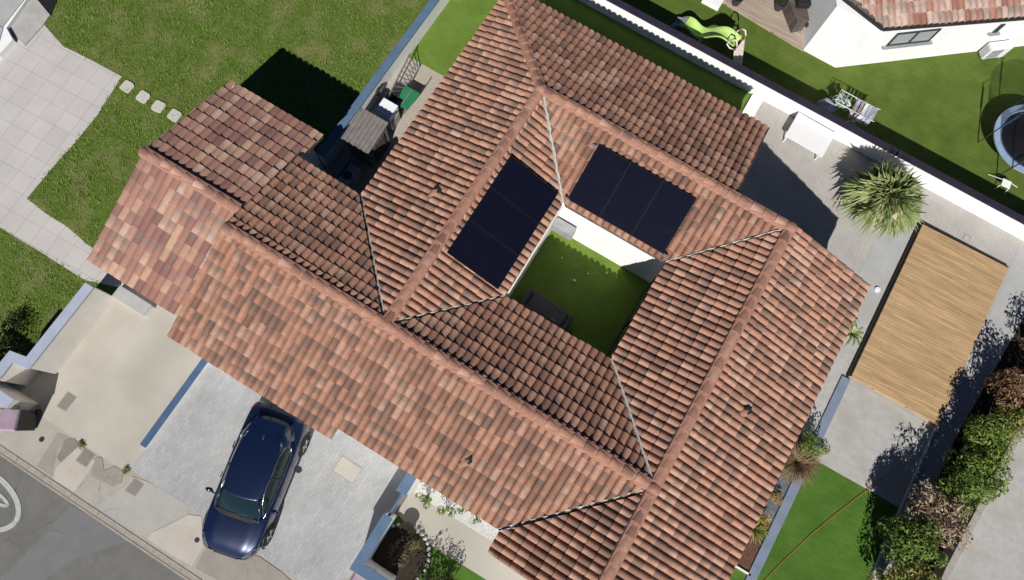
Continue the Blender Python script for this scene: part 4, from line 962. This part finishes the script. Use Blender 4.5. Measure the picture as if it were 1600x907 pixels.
# ------------------------------------------------------------------ bins
def bin_(c, rz, lab, h=1.02):
    t = thing('wheelie_bin', lab, 'bin', (c[0], c[1], 0), rz)
    b_ = MB(); b_.add([(-.22, -.24, .05), (.22, -.24, .05), (.22, .24, .05), (-.22, .24, .05), (-.27, -.30, h), (.27, -.30, h), (.27, .32, h), (-.27, .32, h)], [(3, 2, 1, 0), (4, 5, 6, 7), (0, 1, 5, 4), (1, 2, 6, 5), (2, 3, 7, 6), (3, 0, 4, 7)])
    b_.build('bin_body', M['black'], t, bevel=.02)
    l = MB(); l.add([(-.30, -.33, h), (.30, -.33, h), (.30, .34, h), (-.30, .34, h), (-.26, -.28, h+.08), (.26, -.28, h+.08), (.26, .30, h+.06), (-.26, .30, h+.06)], [(3, 2, 1, 0), (4, 5, 6, 7), (0, 1, 5, 4), (1, 2, 6, 5), (2, 3, 7, 6), (3, 0, 4, 7)])
    l.build('lid', M['mauve'], t, bevel=.02)
    for s in (-1, 1):
        w_ = MB(); w_.tube([(s*.20, .30, .1), (s*.26, .30, .1)], .1, 12); w_.build('wheel', M['tread'], t)
    hd = MB(); hd.tube([(-.2, .33, h-.03), (-.2, .40, h-.02), (.2, .40, h-.02), (.2, .33, h-.03)], .015, 6); hd.build('handle', M['black'], t)
c = W(10, 656, 1.1); bin_(c, R(28), 'wheelie bin with a mauve lid on the pavement at the left edge')
c = W(567, 906, 1.1); bin_((c[0], c[1]-.05), R(3), 'wheelie bin with a mauve lid below the corner wall at the bottom edge')

# ------------------------------------------------------------------ side yard
c0 = W(575, 205, 1.5)
t = thing('garden_shed', 'small shed with a grey ribbed lean-to roof in the side yard', 'shed', (-8.72, 7.0, 0))
rv = MB(); K = 14
vs = []
for i in range(K+1):
    for (y, z) in ((-.60, 1.28), (.60, 1.42)): vs.append((-.52+1.04*i/K, y, z+(.03 if i % 2 else 0)))
rv.add(vs, [(2*i, 2*i+1, 2*i+3, 2*i+2)[::-1] for i in range(K)]); q = rv.build('roof', M['felt'], t); md = q.modifiers.new('s', 'SOLIDIFY'); md.thickness = .02
MB().add([(-.45, -.52, 0), (.45, -.52, 0), (.45, .52, 0), (-.45, .52, 0), (-.45, -.52, 1.24), (.45, -.52, 1.24), (.45, .52, 1.36), (-.45, .52, 1.36)], [(3, 2, 1, 0), (4, 5, 6, 7), (0, 1, 5, 4), (1, 2, 6, 5), (2, 3, 7, 6), (3, 0, 4, 7)]).build('shed_body', M['felt'], t)
MB().box(.455, .48, -.3, .3, .05, 1.1).build('door', M['timber'], t)
t = thing('washing_machine', 'white appliance with a pale panel beside the grey shed', 'appliance', (-8.75, 8.2, 0))
MB().box(-.27, .27, -.26, .26, .02, .90).build('cabinet', M['white'], t, bevel=.015); MB().box(-.28, .28, -.27, .27, .90, .93).build('lid', M['white'], t, bevel=.01)
MB().box(.275, .30, -.2, .2, .12, .55).build('front_panel', M['grey'], t)
# ladder standing on its side against the wall
t = thing('aluminium_ladder', 'aluminium ladder leaning along the white wall of the side yard', 'ladder', (-9.0, 9.2, 0))
a0, a1 = Vector(W(598, 172, .55)), Vector(W(641, 88, .55))
b0, b1 = Vector(W(624, 160, .2)), Vector(W(655, 105, .1))
for (p, q_, zz, zz2) in ((a0, a1, .62, .68), (b0, b1, .12, .15)):
    MB().bar((p.x, p.y, zz), (q_.x, q_.y, zz2), .035, .08).build('rail', M['alu'], t, world=True)
rg_ = MB()
for k in range(11):
    f = (k+.5)/11; p = a0.lerp(a1, f); q_ = b0.lerp(b1, f); rg_.bar((p.x, p.y, .62+.06*f), (q_.x, q_.y, .12+.03*f), .035, .02)
rg_.build('rungs', M['alu'], t, world=True)
t = thing('cable_reel', 'coiled grey garden hose hanging on the white side wall', 'hose', (-9.4, 8.9, 0)); mb = MB()
for k in range(3): mb.tube([(-9.50+.02*k, 8.75+.16*math.cos(a*.5236), .52+.16*math.sin(a*.5236)) for a in range(12)], .012, 5, closed=True)
mb.build('coil', M['dark'], t, world=True)
# green barrow
gc = W(636, 154, .45); t = thing('wheelbarrow', 'green wheelbarrow tipped up beside the ladder', 'wheelbarrow', (gc[0], gc[1], 0), R(0))
tr = MB(); tr.add([(-.18, -.28, .28), (.18, -.28, .28), (.2, .2, .22), (-.2, .2, .22), (-.30, -.42, .55), (.30, -.42, .55), (.30, .38, .50), (-.30, .38, .50)], [(3, 2, 1, 0), (0, 1, 5, 4), (1, 2, 6, 5), (2, 3, 7, 6), (3, 0, 4, 7), (4, 5, 6, 7)])
tr.build('tray', M['green_pl'], t, bevel=.02)
for s in (-1, 1): MB().tube([(s*.12, -.45, .2), (s*.22, .2, .3), (s*.27, .75, .52)], .016, 6).build('handle', M['dark'], t)
MB().tube([(-.04, -.55, .17), (.04, -.55, .17)], .17, 16).build('wheel', M['tread'], t)
MB().bar((0, -.40, .565), (0, .34, .52), .02, .012).build('rim_rib', M['slide_g2'], t)
# clutter in black: stacked garden chairs, fan
ck = W(612, 158, .4); t = thing('folded_chairs', 'pile of black folded garden chairs between appliance and ladder', 'chairs', (ck[0], ck[1], 0), R(10))
for k in range(4):
    m_ = MB(); zz = .15+k*.12; m_.bar((-.2, -.3+k*.03, zz), (-.2, .3, zz+.12), .03); m_.bar((.2, -.3+k*.03, zz), (.2, .3, zz+.12), .03); m_.box(-.19, .19, -.2+k*.02, .2+k*.02, zz+.04, zz+.06); m_.build('chair_frame', M['black'], t)
ck = W(532, 258, .6); t = thing('outdoor_fan_unit', 'round grille unit in deep shade behind the annex', 'air conditioner', (-8.55, 5.6, 0))
MB().box(-.2, .2, -.42, .42, .1, .75).build('casing', M['grey'], t, bevel=.02); MB().lathe((0, 0, .752), [(.15, 0), (.15, .02), (0, .025)], 20).build('fan_grille', M['dark'], t)
t = thing('leaning_boards', 'pale boards leaning in the shade beside the annex corner', 'boards', (-8.9, 5.9, 0)); MB().obox((0, 0, .5), (.05, .7, 1.0), Matrix.Rotation(R(18), 3, 'Y')).build('board', M['coping_mid'], t)

# ------------------------------------------------------------------ courtyard things
sc_ = W(855, 484, .45); t = thing('wicker_sofa', 'grey wicker sofa in the shaded end of the courtyard', 'sofa', (sc_[0], sc_[1], 0), R(-4))
MB().box(-.70, .70, -.30, .26, .08, .40).build('seat_base', M['wicker'], t, bevel=.02); MB().box(-.62, .62, -.24, .28, .401, .47).build('seat_cushion', M['wicker'], t, bevel=.02)
MB().box(-.70, .70, -.40, -.302, .08, .72).build('backrest', M['wicker'], t, bevel=.02)
for s in (-1, 1): MB().box(s*.76-.055, s*.76+.055, -.40, .28, .05, .58).build('armrest', M['wicker'], t, bevel=.02)
MB().box(.25, .45, -.20, -.16, .472, .50).build('remote_tray', M['mauve'], t)
t = thing('air_conditioner', 'white outdoor air conditioner on the sunlit courtyard wall corner', 'air conditioner', (-1.68, 7.60, 0))
MB().box(-.36, .36, -.14, .16, .75, 1.25).build('casing', M['grey'], t, bevel=.02)
MB().box(-.32, .10, -.152, -.141, .80, 1.2).build('fan_grille', M['grey'], t); MB().box(-.30, -.26, -.1, .22, .66, .74).build('bracket', M['alu'], t); MB().box(.26, .30, -.1, .22, .66, .74).build('bracket', M['alu'], t)
pt = W(866, 353, .3); t = thing('potted_plant', 'small dusty pink potted plant in the courtyard corner below the air conditioner', 'potted plant', (pt[0], pt[1], 0))
MB().lathe((0, 0, 0), [(.10, 0), (.14, .24), (.15, .26), (.12, .26), (.11, .22), (0, .21)], 16).build('pot', M['terracotta'], t)
mb = MB(); leaves(mb, (0, 0, .36), (.17, .17, .14), 150, .055); mb.build('foliage', M['leaf_beige'], t)
for i, (px, py, lb) in enumerate(((897, 439, 'larger pale stone in the shade of the courtyard turf'), (878, 403, 'small pale stone near the shadow edge on the courtyard turf'), (948, 427, 'small white stone on the sunlit courtyard turf'), (919, 428, 'tiny pebble between the two white courtyard stones'))):
    c = W(px, py, .03); s = (.055, .03, .045, .03)[i]; tag(MB().lathe((c[0], c[1], 0), [(s*.8, 0), (s, s*.5), (s*.7, s), (0, s*1.2)], 9).build('pebble', M['stone_lt']), lb, 'stone')

# ------------------------------------------------------------------ terrace things
t = thing('garden_table', 'white slatted folding table against the long white wall', 'table', (*W(1266, 211, .44), 0), R(-1.5))
for k in range(13): MB().box(-.72, .72, -.53+k*.082, -.53+k*.082+.079, .44, .46).build('slat', M['white'], t)
for s in (-1, 1):
    MB().box(s*.66-.02, s*.66+.02, -.53, .53, .40, .438).build('bearer', M['white'], t)
    for q in (-1, 1): MB().bar((s*.62, q*.45, .40), (s*.62, q*.46, .02), .04, .04).build('leg', M['white_metal'], t)
MB().bar((-.62, 0, .2), (.62, 0, .2), .03).build('stretcher', M['dark'], t)
for i in range(1):
    c = W(1373, 452, .1); tag(MB().lathe((c[0], c[1], 0), [(.09, 0), (.09, .05), (0, .06)], 18).build('floor_light', M['white']), 'small round white disc on the terrace beside the eave corner', 'light')
c = W(1311, 396, 2.0); t = thing('wall_box', 'dark box and bracket projecting under the right gable edge', 'awning', (5.25, 10.3, 0))
MB().box(4.75, 5.75, 10.1, 10.36, 2.25, 2.45).build('casing', M['black'], t, world=True, bevel=.02); MB().bar((5.7, 10.3, 2.4), (5.8, 10.5, 2.45), .04).build('crank', M['dark'], t, world=True)
# orange cable
cp = [W(1190, 912, .04), W(1230, 872, .05), (W(1272, 832, .05)), W(1318, 795, .05), W(1350, 770, .05), W(1378, 748, .05), W(1410, 722, .05), W(1442, 702, .05)]
pts = []
for i in range(len(cp)-1):
    for k in range(5):
        f = k/5; pts.append((cp[i][0]*(1-f)+cp[i+1][0]*f+.004*math.sin((i*5+k)*1.3), cp[i][1]*(1-f)+cp[i+1][1]*f, .03))
tag(MB().tube(pts, .009, 6).build('garden_cable', M['cable']), 'thin orange cable lying across the turf and concrete slab', 'cable')

# ------------------------------------------------------------------ white house at the top right
A, B, C_ = W(1255, 79, NG), W(1305, 106, NG), W(1600, 72, NG); A0 = W(1250, 41, NG)
dBC = Vector((C_[0]-B[0], C_[1]-B[1])).normalized(); far = (B[0]+dBC.x*14, B[1]+dBC.y*14)
dAA = Vector((A0[0]-A[0], A0[1]-A[1])).normalized(); nBC = Vector((-dBC.y, dBC.x))
upA = (A0[0]+dAA.x*9, A0[1]+dAA.y*9)
wh = thing('white_house', 'white rendered house with pale mixed roof tiles at top right', 'house', (B[0], B[1], NG))
EZ = 1.95
MB().prism([A0, A, B, far, (far[0]+nBC.x*7, far[1]+nBC.y*7), upA], NG-.1, EZ-.15).build('outer_wall', M['render'], wh, world=True)
K0 = Vector(W(1380, 45, EZ)); K1 = Vector(W(1600, 28, EZ)); K2 = Vector(W(1312, -1, EZ))
ea = (K1-K0).normalized(); dn = Vector((ea.y, -ea.x)); kl = (K2-K0).normalized()
run = 5.0; og = K0-dn*run
pol = [tuple(K0), tuple(K0+ea*16), tuple(K0+ea*16-dn*5), tuple(K0+kl*(5/max(.2, -kl.dot(dn))))]
ws = slope('roof_slope', tuple(og), tuple(ea), tuple(dn), run, EZ+1.6, EZ, pol, M['tile_pale'], wh, seed=31, wave=.22, course=.37)
for ch in (ws,): ch.location = -wh.location
g_ = MB(); g_.bar((K0.x-dn.x*-.03, K0.y-dn.y*-.03, EZ-.04), ((K0+ea*15).x, (K0+ea*15).y, EZ-.04), .07, .07); g_.bar((K0.x, K0.y, EZ-.04), ((K0+kl*4).x, (K0+kl*4).y, EZ+.3), .10, .08); g_.build('gutter', M['dark'], wh, world=True)
# windows on the long face
pB = Vector((B[0], B[1], 0)); nW = Vector((dBC.y, -dBC.x, 0))
def face_window(p_lb, p_rt, two=True):
    a_ = ray_plane(*p_lb, pB, nW); b_ = ray_plane(*p_rt, pB, nW)
    s0 = (a_-pB).dot(Vector((dBC.x, dBC.y, 0))); s1 = (b_-pB).dot(Vector((dBC.x, dBC.y, 0))); z0, z1 = a_.z, b_.z
    def pt(s, z, o): return Vector((B[0]+dBC.x*s, B[1]+dBC.y*s, z))+nW*o
    def bx(mb, sa, sb, za, zb, oa, ob):
        mb.add([pt(sa, za, oa), pt(sb, za, oa), pt(sb, za, ob), pt(sa, za, ob), pt(sa, zb, oa), pt(sb, zb, oa), pt(sb, zb, ob), pt(sa, zb, ob)], [(0, 1, 2, 3), (7, 6, 5, 4), (4, 5, 1, 0), (5, 6, 2, 1), (6, 7, 3, 2), (7, 4, 0, 3)])
    f = MB(); b = .06
    bx(f, s0, s1, z0, z0+b, .002, .05); bx(f, s0, s1, z1-b, z1, .002, .05); bx(f, s0, s0+b, z0+b, z1-b, .002, .05); bx(f, s1-b, s1, z0+b, z1-b, .002, .05)
    if two: bx(f, (s0+s1)/2-b/2, (s0+s1)/2+b/2, z0+b, z1-b, .002, .055)
    fr = f.build('window', M['dark'], wh, world=True)
    p = MB(); bx(p, s0+b, s1-b, z0+b, z1-b, .001, .02); p.build('pane', M['glass_pale'], fr, world=True)
    sl_ = MB(); bx(sl_, s0-.12, s1+.12, z0-.06, z0, .002, .14); sl_.build('sill', M['grey'], fr, world=True)
    return s0, s1, z0, z1
face_window((1384, 71), (1471, 44)); face_window((1550, 50), (1571, 37), False)
lampP = ray_plane(1262, 40, Vector((A[0], A[1], 0)), Vector((dAA.y, -dAA.x, 0)))
t = thing('wall_lamp', 'small dark wall lamp on the shaded side of the white house', 'lamp', tuple(lampP))
MB().lathe((0, 0, -.1), [(.04, 0), (.06, .05), (.06, .15), (.03, .2)], 12).build('lamp_shade', M['dark'], t); MB().bar((0, 0, 0), (.12, 0, .0), .03).build('lamp_arm', M['dark'], t)
# air conditioner on brackets
ac = ray_plane(1556, 78, pB+nW*.25, nW); ang = math.atan2(dBC.y, dBC.x)
t = thing('air_conditioner', 'white air conditioner bracketed to the white house beside the trampoline', 'air conditioner', (ac.x, ac.y, ac.z), ang)
MB().box(-.42, .42, -.17, .17, -.3, .3).build('casing', M['white_metal'], t, bevel=.02)
lv = MB()
for k in range(9): lv.box(-.425, -.421, -.14, .14, -.24+k*.05, -.215+k*.05)
lv.build('side_louvre', M['grey'], t); MB().box(-.34, .12, -.178, -.171, -.24, .24).build('fan_grille', M['grey'], t)
for s in (-.3, .3): MB().box(s-.02, s+.02, -.2, .25, -.36, -.302).build('bracket', M['alu'], t)
# dark cabinet, barbecue and pots on the neighbour's deck
c = W(1248, 26, NG+.5); t = thing('storage_box', 'dark slatted box beside the corner of the white house', 'storage box', (c[0]-.1, c[1]+.1, NG+.06), R(45))
MB().box(-.25, .25, -.5, .5, 0, .62).build('box_body', M['timber'], t, bevel=.01); MB().box(-.27, .27, -.52, .52, .622, .66).build('lid', M['timber'], t, bevel=.01)
c = W(1256, 4, NG+.8); t = thing('barbecue', 'black barbecue with open frame at the top edge beside the white house', 'barbecue', (c[0], c[1], NG+.06), R(30))
MB().box(-.3, .3, -.25, .25, .7, .95).build('firebox', M['black'], t, bevel=.03); 
for sx in (-1, 1):
    for sy in (-1, 1): MB().bar((sx*.25, sy*.2, 0), (sx*.25, sy*.2, .7), .035).build('leg', M['dark'], t)
MB().box(.32, .7, -.2, .2, .82, .85).build('side_shelf', M['dark'], t)
for i, (px, py, lb) in enumerate(((1220, 6, 'dark round pot on the weathered deck left of the black barbecue'), (1153, -2, 'dark round pot at the top edge above the green slide'))):
    c = W(px, py, NG+.35); t = thing('plant_pot', lb, 'pot', (c[0], c[1], NG+.06), 0, 'round pots on the neighbouring deck')
    MB().lathe((0, 0, 0), [(.14, 0), (.2, .3), (.22, .38), (.18, .38), (.16, .32), (0, .31)], 18).build('pot', M['dark'], t)
    mb = MB(); leaves(mb, (0, 0, .42), (.14, .14, .12), 60, .06); mb.build('foliage', M['dead'], t)
c = W(1118, -6, NG+.2); t = thing('deck_step', 'white block step at the upper left corner of the weathered deck', 'step', (c[0], c[1], NG)); MB().box(-.35, .35, -.4, .4, 0, .2).build('step_block', M['render'], t, bevel=.01)

# ------------------------------------------------------------------ slide
G = NG
s_end, s_top = Vector((*W(1052, 36, G+.2), G+.2)), Vector((*W(1152, 66, G+1.35), G+1.35))
t = thing('garden_slide', 'lime green wavy plastic slide with pale pink ladder on the turf', 'slide', (s_top.x, s_top.y, G))
dd = Vector((s_top.x-s_end.x, s_top.y-s_end.y, 0)); LL = dd.length; dd.normalize(); sd = Vector((-dd.y, dd.x, 0))
def chute(f0, f1, mat, name):
    mb = MB(); n_ = 26; vs = []
    for i in range(n_+1):
        f = f0+(f1-f0)*i/n_; c = Vector((s_end.x, s_end.y, 0))+dd*LL*f; zz = G+.12+(1.25)*f+.14*math.sin(f*11.5-.6)*(f > .08)
        sw = sd*.04*math.sin(f*9)
        for (y, z) in ((-.27, .14), (-.235, .16), (-.20, .02), (0, -.01), (.20, .02), (.235, .16), (.27, .14)): vs.append(c+sw+sd*y+Vector((0, 0, zz+z)))
    fs = [(i*7+k, i*7+k+1, (i+1)*7+k+1, (i+1)*7+k) for i in range(n_) for k in range(6)]
    o = mb.add(vs, fs).build(name, mat, t, world=True, smooth=True); md = o.modifiers.new('s', 'SOLIDIFY'); md.thickness = .02
chute(.0, .16, M['slide_g2'], 'chute_foot'); chute(.15, 1.0, M['slide_g'], 'chute')
tp = Vector((s_top.x, s_top.y, 0)); 
for s in (-1, 1):
    b_ = tp+dd*.12+sd*s*.27; up_ = b_+Vector((0, 0, G+2.0))
    sp_ = MB(); foot = b_+dd*.42+Vector((0, 0, G)); mid = b_+Vector((0, 0, G+1.3))
    sp_.bar(foot, mid, .10, .05); sp_.build('ladder_side', M['slide_p'], t, world=True, bevel=.01)
    lp_ = MB(); lp_.tube([mid+dd*x+Vector((0, 0, z)) for x, z in ((0, 0), (-.02, .25), (-.12, .42), (-.25, .40), (-.34, .2), (-.36, 0), (-.2, -.08))], .03, 8, closed=True); lp_.build('hand_loop', M['slide_p'], t, world=True, smooth=True)
st_ = MB()
for k in range(5):
    f = (k+.7)/5.2; p = (tp+dd*.54+Vector((0, 0, G))).lerp(tp+dd*.12+Vector((0, 0, G+1.3)), f); st_.bar(p-sd*.25, p+sd*.25, .12, .04)
st_.build('ladder_step', M['slide_p'], t, world=True)
pr = MB(); q = Vector((s_end.x, s_end.y, 0))+dd*LL*.5; pr.bar(q-sd*.2+Vector((0, 0, G)), q-sd*.1+Vector((0, 0, G+.6)), .05); pr.bar(q+sd*.2+Vector((0, 0, G)), q+sd*.1+Vector((0, 0, G+.6)), .05); pr.build('support_leg', M['slide_p'], t, world=True)

# ------------------------------------------------------------------ laundry rack
lc = W(1348, 170, G+.95)
t = thing('laundry_rack', 'white folding clothes airer hung with lilac and grey washing', 'clothes airer', (lc[0], lc[1], G), R(0))
fr = MB(); fr.tube([(-.95, -.27, .95), (-.35, -.27, .95), (.35, -.27, .95), (.55, -.27, .98)], .012, 6); fr.tube([(-.95, .27, .95), (-.35, .27, .95), (.35, .27, .95), (.55, .27, .98)], .012, 6)
for k in range(13): fr.tube([(-.30+k*.065, -.27, .955), (-.30+k*.065, .27, .955)], .005, 5)
for x in (-.95, -.8, -.65, -.5): fr.tube([(x, -.27, .95), (x, .27, .95)], .006, 5)
fr.build('drying_frame', M['white_metal'], t)
for s in (-1, 1):
    MB().tube([(-.38, s*.27, .94), (.42, s*.27, .02)], .011, 6).build('leg', M['white_metal'], t); MB().tube([(.42, s*.27, .94), (-.38, s*.27, .02)], .011, 6).build('leg', M['white_metal'], t)
def garment(mb, x0, x1, y0, y1, z, drop, rr):
    n_ = 6
    for side in (0, 1):
        vs = []
        for i in range(n_+1):
            x = x0+(x1-x0)*i/n_
            for j in range(5): f = j/4; vs.append((x+rr.uniform(-.01, .01), (y0+(y1-y0)*f)+rr.uniform(-.012, .012), z+.015-.05*math.sin(f*3.1)*rr.random()))
        break
    fs = [(i*5+j, i*5+j+1, (i+1)*5+j+1, (i+1)*5+j) for i in range(n_) for j in range(4)]; mb.add(vs, fs)
    # hanging skirt
    vs = []
    for i in range(n_+1):
        x = x0+(x1-x0)*i/n_
        for j in range(4): f = j/3; vs.append((x+rr.uniform(-.02, .02), y0-.02-rr.uniform(0, .04)*f, z+.01-drop*f))
    mb.add(vs, [(i*4+j, i*4+j+1, (i+1)*4+j+1, (i+1)*4+j) for i in range(n_) for j in range(3)])
rr = random.Random(9)
for (x0, x1, mt) in ((-.28, -.17, 'cloth'), (-.12, -.03, 'mauve'), (.02, .14, 'white_metal'), (.17, .28, 'coping_light'), (.31, .46, 'cloth')):
    mb = MB(); garment(mb, x0, x1, -.26, .25, .96, .38, rr); tag(mb.build('garment', M[mt], None), {-.28: 'lilac garment nearest the middle fold of the clothes airer', -.12: 'mauve garment on the clothes airer', .02: 'white garment in the middle of the clothes airer', .17: 'pale blue garment on the clothes airer', .31: 'long lilac garment at the right end of the clothes airer'}[x0], 'clothing', 'washing on the clothes airer').location = (lc[0], lc[1], G)
mb = MB(); leaves(mb, (-.72, 0, .78), (.28, .24, .14), 60, .24, rr); o = mb.build('garment', M['cloth_g'], None); o.location = (lc[0], lc[1], G); tag(o, 'grey green washing crumpled on the left wing of the airer', 'clothing', 'washing on the clothes airer')
c = W(1294, 162, G+.7)
for (px, py, lb) in ((1294, 163, 'bundle of lilac washing left of the clothes airer'),):
    mb = MB(); vs = []; fs = []; nu, nv = 14, 9
    for i in range(nv):
        for k in range(nu):
            th = math.pi*i/(nv-1); a = 6.283*k/nu; q_ = .26*(1+.25*math.sin(3*a+th*2)+.12*rr.random()); vs.append((q_*math.sin(th)*math.cos(a)*1.2, q_*math.sin(th)*math.sin(a)*.75, .18+.18*math.cos(th)))
    fs = [(i*nu+k, (i+1)*nu+k, (i+1)*nu+(k+1) % nu, i*nu+(k+1) % nu) for i in range(nv-1) for k in range(nu)]
    c = W(px, py, G+.6); t = thing('laundry_basket', lb, 'laundry', (c[0], c[1], G))
    MB().lathe((0, 0, 0), [(.2, 0), (.28, .45), (.3, .47), (.26, .47), (.2, .4), (0, .4)], 16).build('basket', M['grey'], t)
    o = mb.add(vs, fs).build('washing', M['cloth'], t, smooth=True); o.location = (0, 0, .36)

# ------------------------------------------------------------------ trampoline
tc = W(1612, 220, G+.75); TRr = 1.36
t = thing('trampoline', 'round trampoline with pale blue pad and black net posts at right edge', 'trampoline', (tc[0], tc[1], G))
def ringmesh(r0, r1, z0, z1, n=48):
    vs = []; fs = []
    for k in range(n):
        a = 6.2832*k/n; vs += [(r0*math.cos(a), r0*math.sin(a), z0), (r1*math.cos(a), r1*math.sin(a), z1)]
    fs = [(2*k, 2*k+1, 2*((k+1) % n)+1, 2*((k+1) % n)) for k in range(n)]; return vs, fs
v_, f_ = ringmesh(1.12, TRr+.02, .80, .80); o = MB().add(v_, f_).build('safety_pad', M['tramp_pad'], t); md = o.modifiers.new('s', 'SOLIDIFY'); md.thickness = .03
MB().lathe((0, 0, .74), [(1.16, 0), (1.16, .012), (0, .012)], 48).build('jump_mat', M['tramp_bed'], t)
MB().tube([(TRr*math.cos(6.2832*k/40), TRr*math.sin(6.2832*k/40), .76) for k in range(40)], .025, 8, closed=True).build('ring_frame', M['alu'], t, smooth=True)
for k in range(6):
    a = 6.2832*k/6+.35; c_, s_ = math.cos(a), math.sin(a); r_ = TRr+.05
    MB().tube([(r_*c_, r_*s_, .0), (r_*c_, r_*s_, 1.2), ((r_)*c_, (r_)*s_, 2.15), ((r_-.2)*c_, (r_-.2)*s_, 2.3)], .022, 8).build('net_post', M['dark'], t)
    MB().tube([(r_*c_, r_*s_, 1.25), ((r_-.02)*c_, (r_-.02)*s_, 2.0)], .04, 8).build('foam_sleeve', M['tramp_blue'], t)
nt_ = MB(); K = 200
for k in range(K):
    a = 6.2832*k/K; c_, s_ = math.cos(a), math.sin(a); nt_.quad((1.17*c_-s_*.005, 1.17*s_+c_*.005, .78), (1.17*c_+s_*.005, 1.17*s_-c_*.005, .78), (1.17*c_+s_*.005, 1.17*s_-c_*.005, 2.25), (1.17*c_-s_*.005, 1.17*s_+c_*.005, 2.25))
for j in range(22):
    z = .82+j*.066; v_, f_ = ringmesh(1.17, 1.17, z, z+.014, 36); nt_.add(v_, f_)
nt_.build('net', M['black'], t)
c = W(1571, 288, G+.25); t = thing('step_ladder', 'small white trampoline step ladder below the trampoline', 'ladder', (c[0], c[1], G), R(5))
MB().box(-.16, .16, -.15, .15, .28, .31).build('tread', M['white'], t, bevel=.01)
for s in (-1, 1): MB().tube([(s*.15, .1, .29), (s*.55, .25, .02)], .015, 6).build('leg', M['white_metal'], t); MB().tube([(s*.15, -.1, .29), (s*.18, -.2, .02)], .015, 6).build('leg', M['white_metal'], t)

# ------------------------------------------------------------------ building corner at the top left
bc = Wp([(78, 23), (38, 71), (8, 45), (45, -4), (60, -20)], .8)
t = thing('painted_shadow', 'flat black patch painted as shadow at the top edge beside the pale slab', 'painted shadow', (*W(70, 5), 0))
MB().prism(Wp([(79, 24), (53, -8), (60, -40), (110, -40), (89, 0)], .03), -.01, .03).build('sheet', M['black'], t, world=True)  # thin black slab paints the shadow wedge beside the plinth
t = thing('raised_plinth', 'smooth pale raised slab at the top left corner of the patio', 'plinth', (bc[0][0], bc[0][1], 0))
MB().prism(Wp([(78, 23), (66, 40), (38, 71), (10, 44), (40, -2), (52, -8)], .06), -.02, .06).build('slab', M['conc'], t, world=True, bevel=.01)
sq = Wp([(10, 44), (42, -2), (70, -60), (-120, -60), (-120, 170), (-2, 86), (20, 62)], .2)
t = thing('terrace_house', 'grey flat roofed building corner with pale edge at top left', 'house', (sq[0][0], sq[0][1], 0))
MB().prism(sq, -.05, .2).build('outer_wall', M['render'], t, world=True)
MB().prism(Wp([(4, 42), (40, -4), (70, -60), (-120, -60), (-120, 40), (-20, 28)], .24), .2, .24).build('flat_roof', M['terrace_grey'], t, world=True)
MB().prism(Wp([(4, 44), (-20, 30), (-120, 42), (-120, 60), (-60, 110), (-4, 74)], .235), .2, .235).build('roof_edge', M['coping_light'], t, world=True)
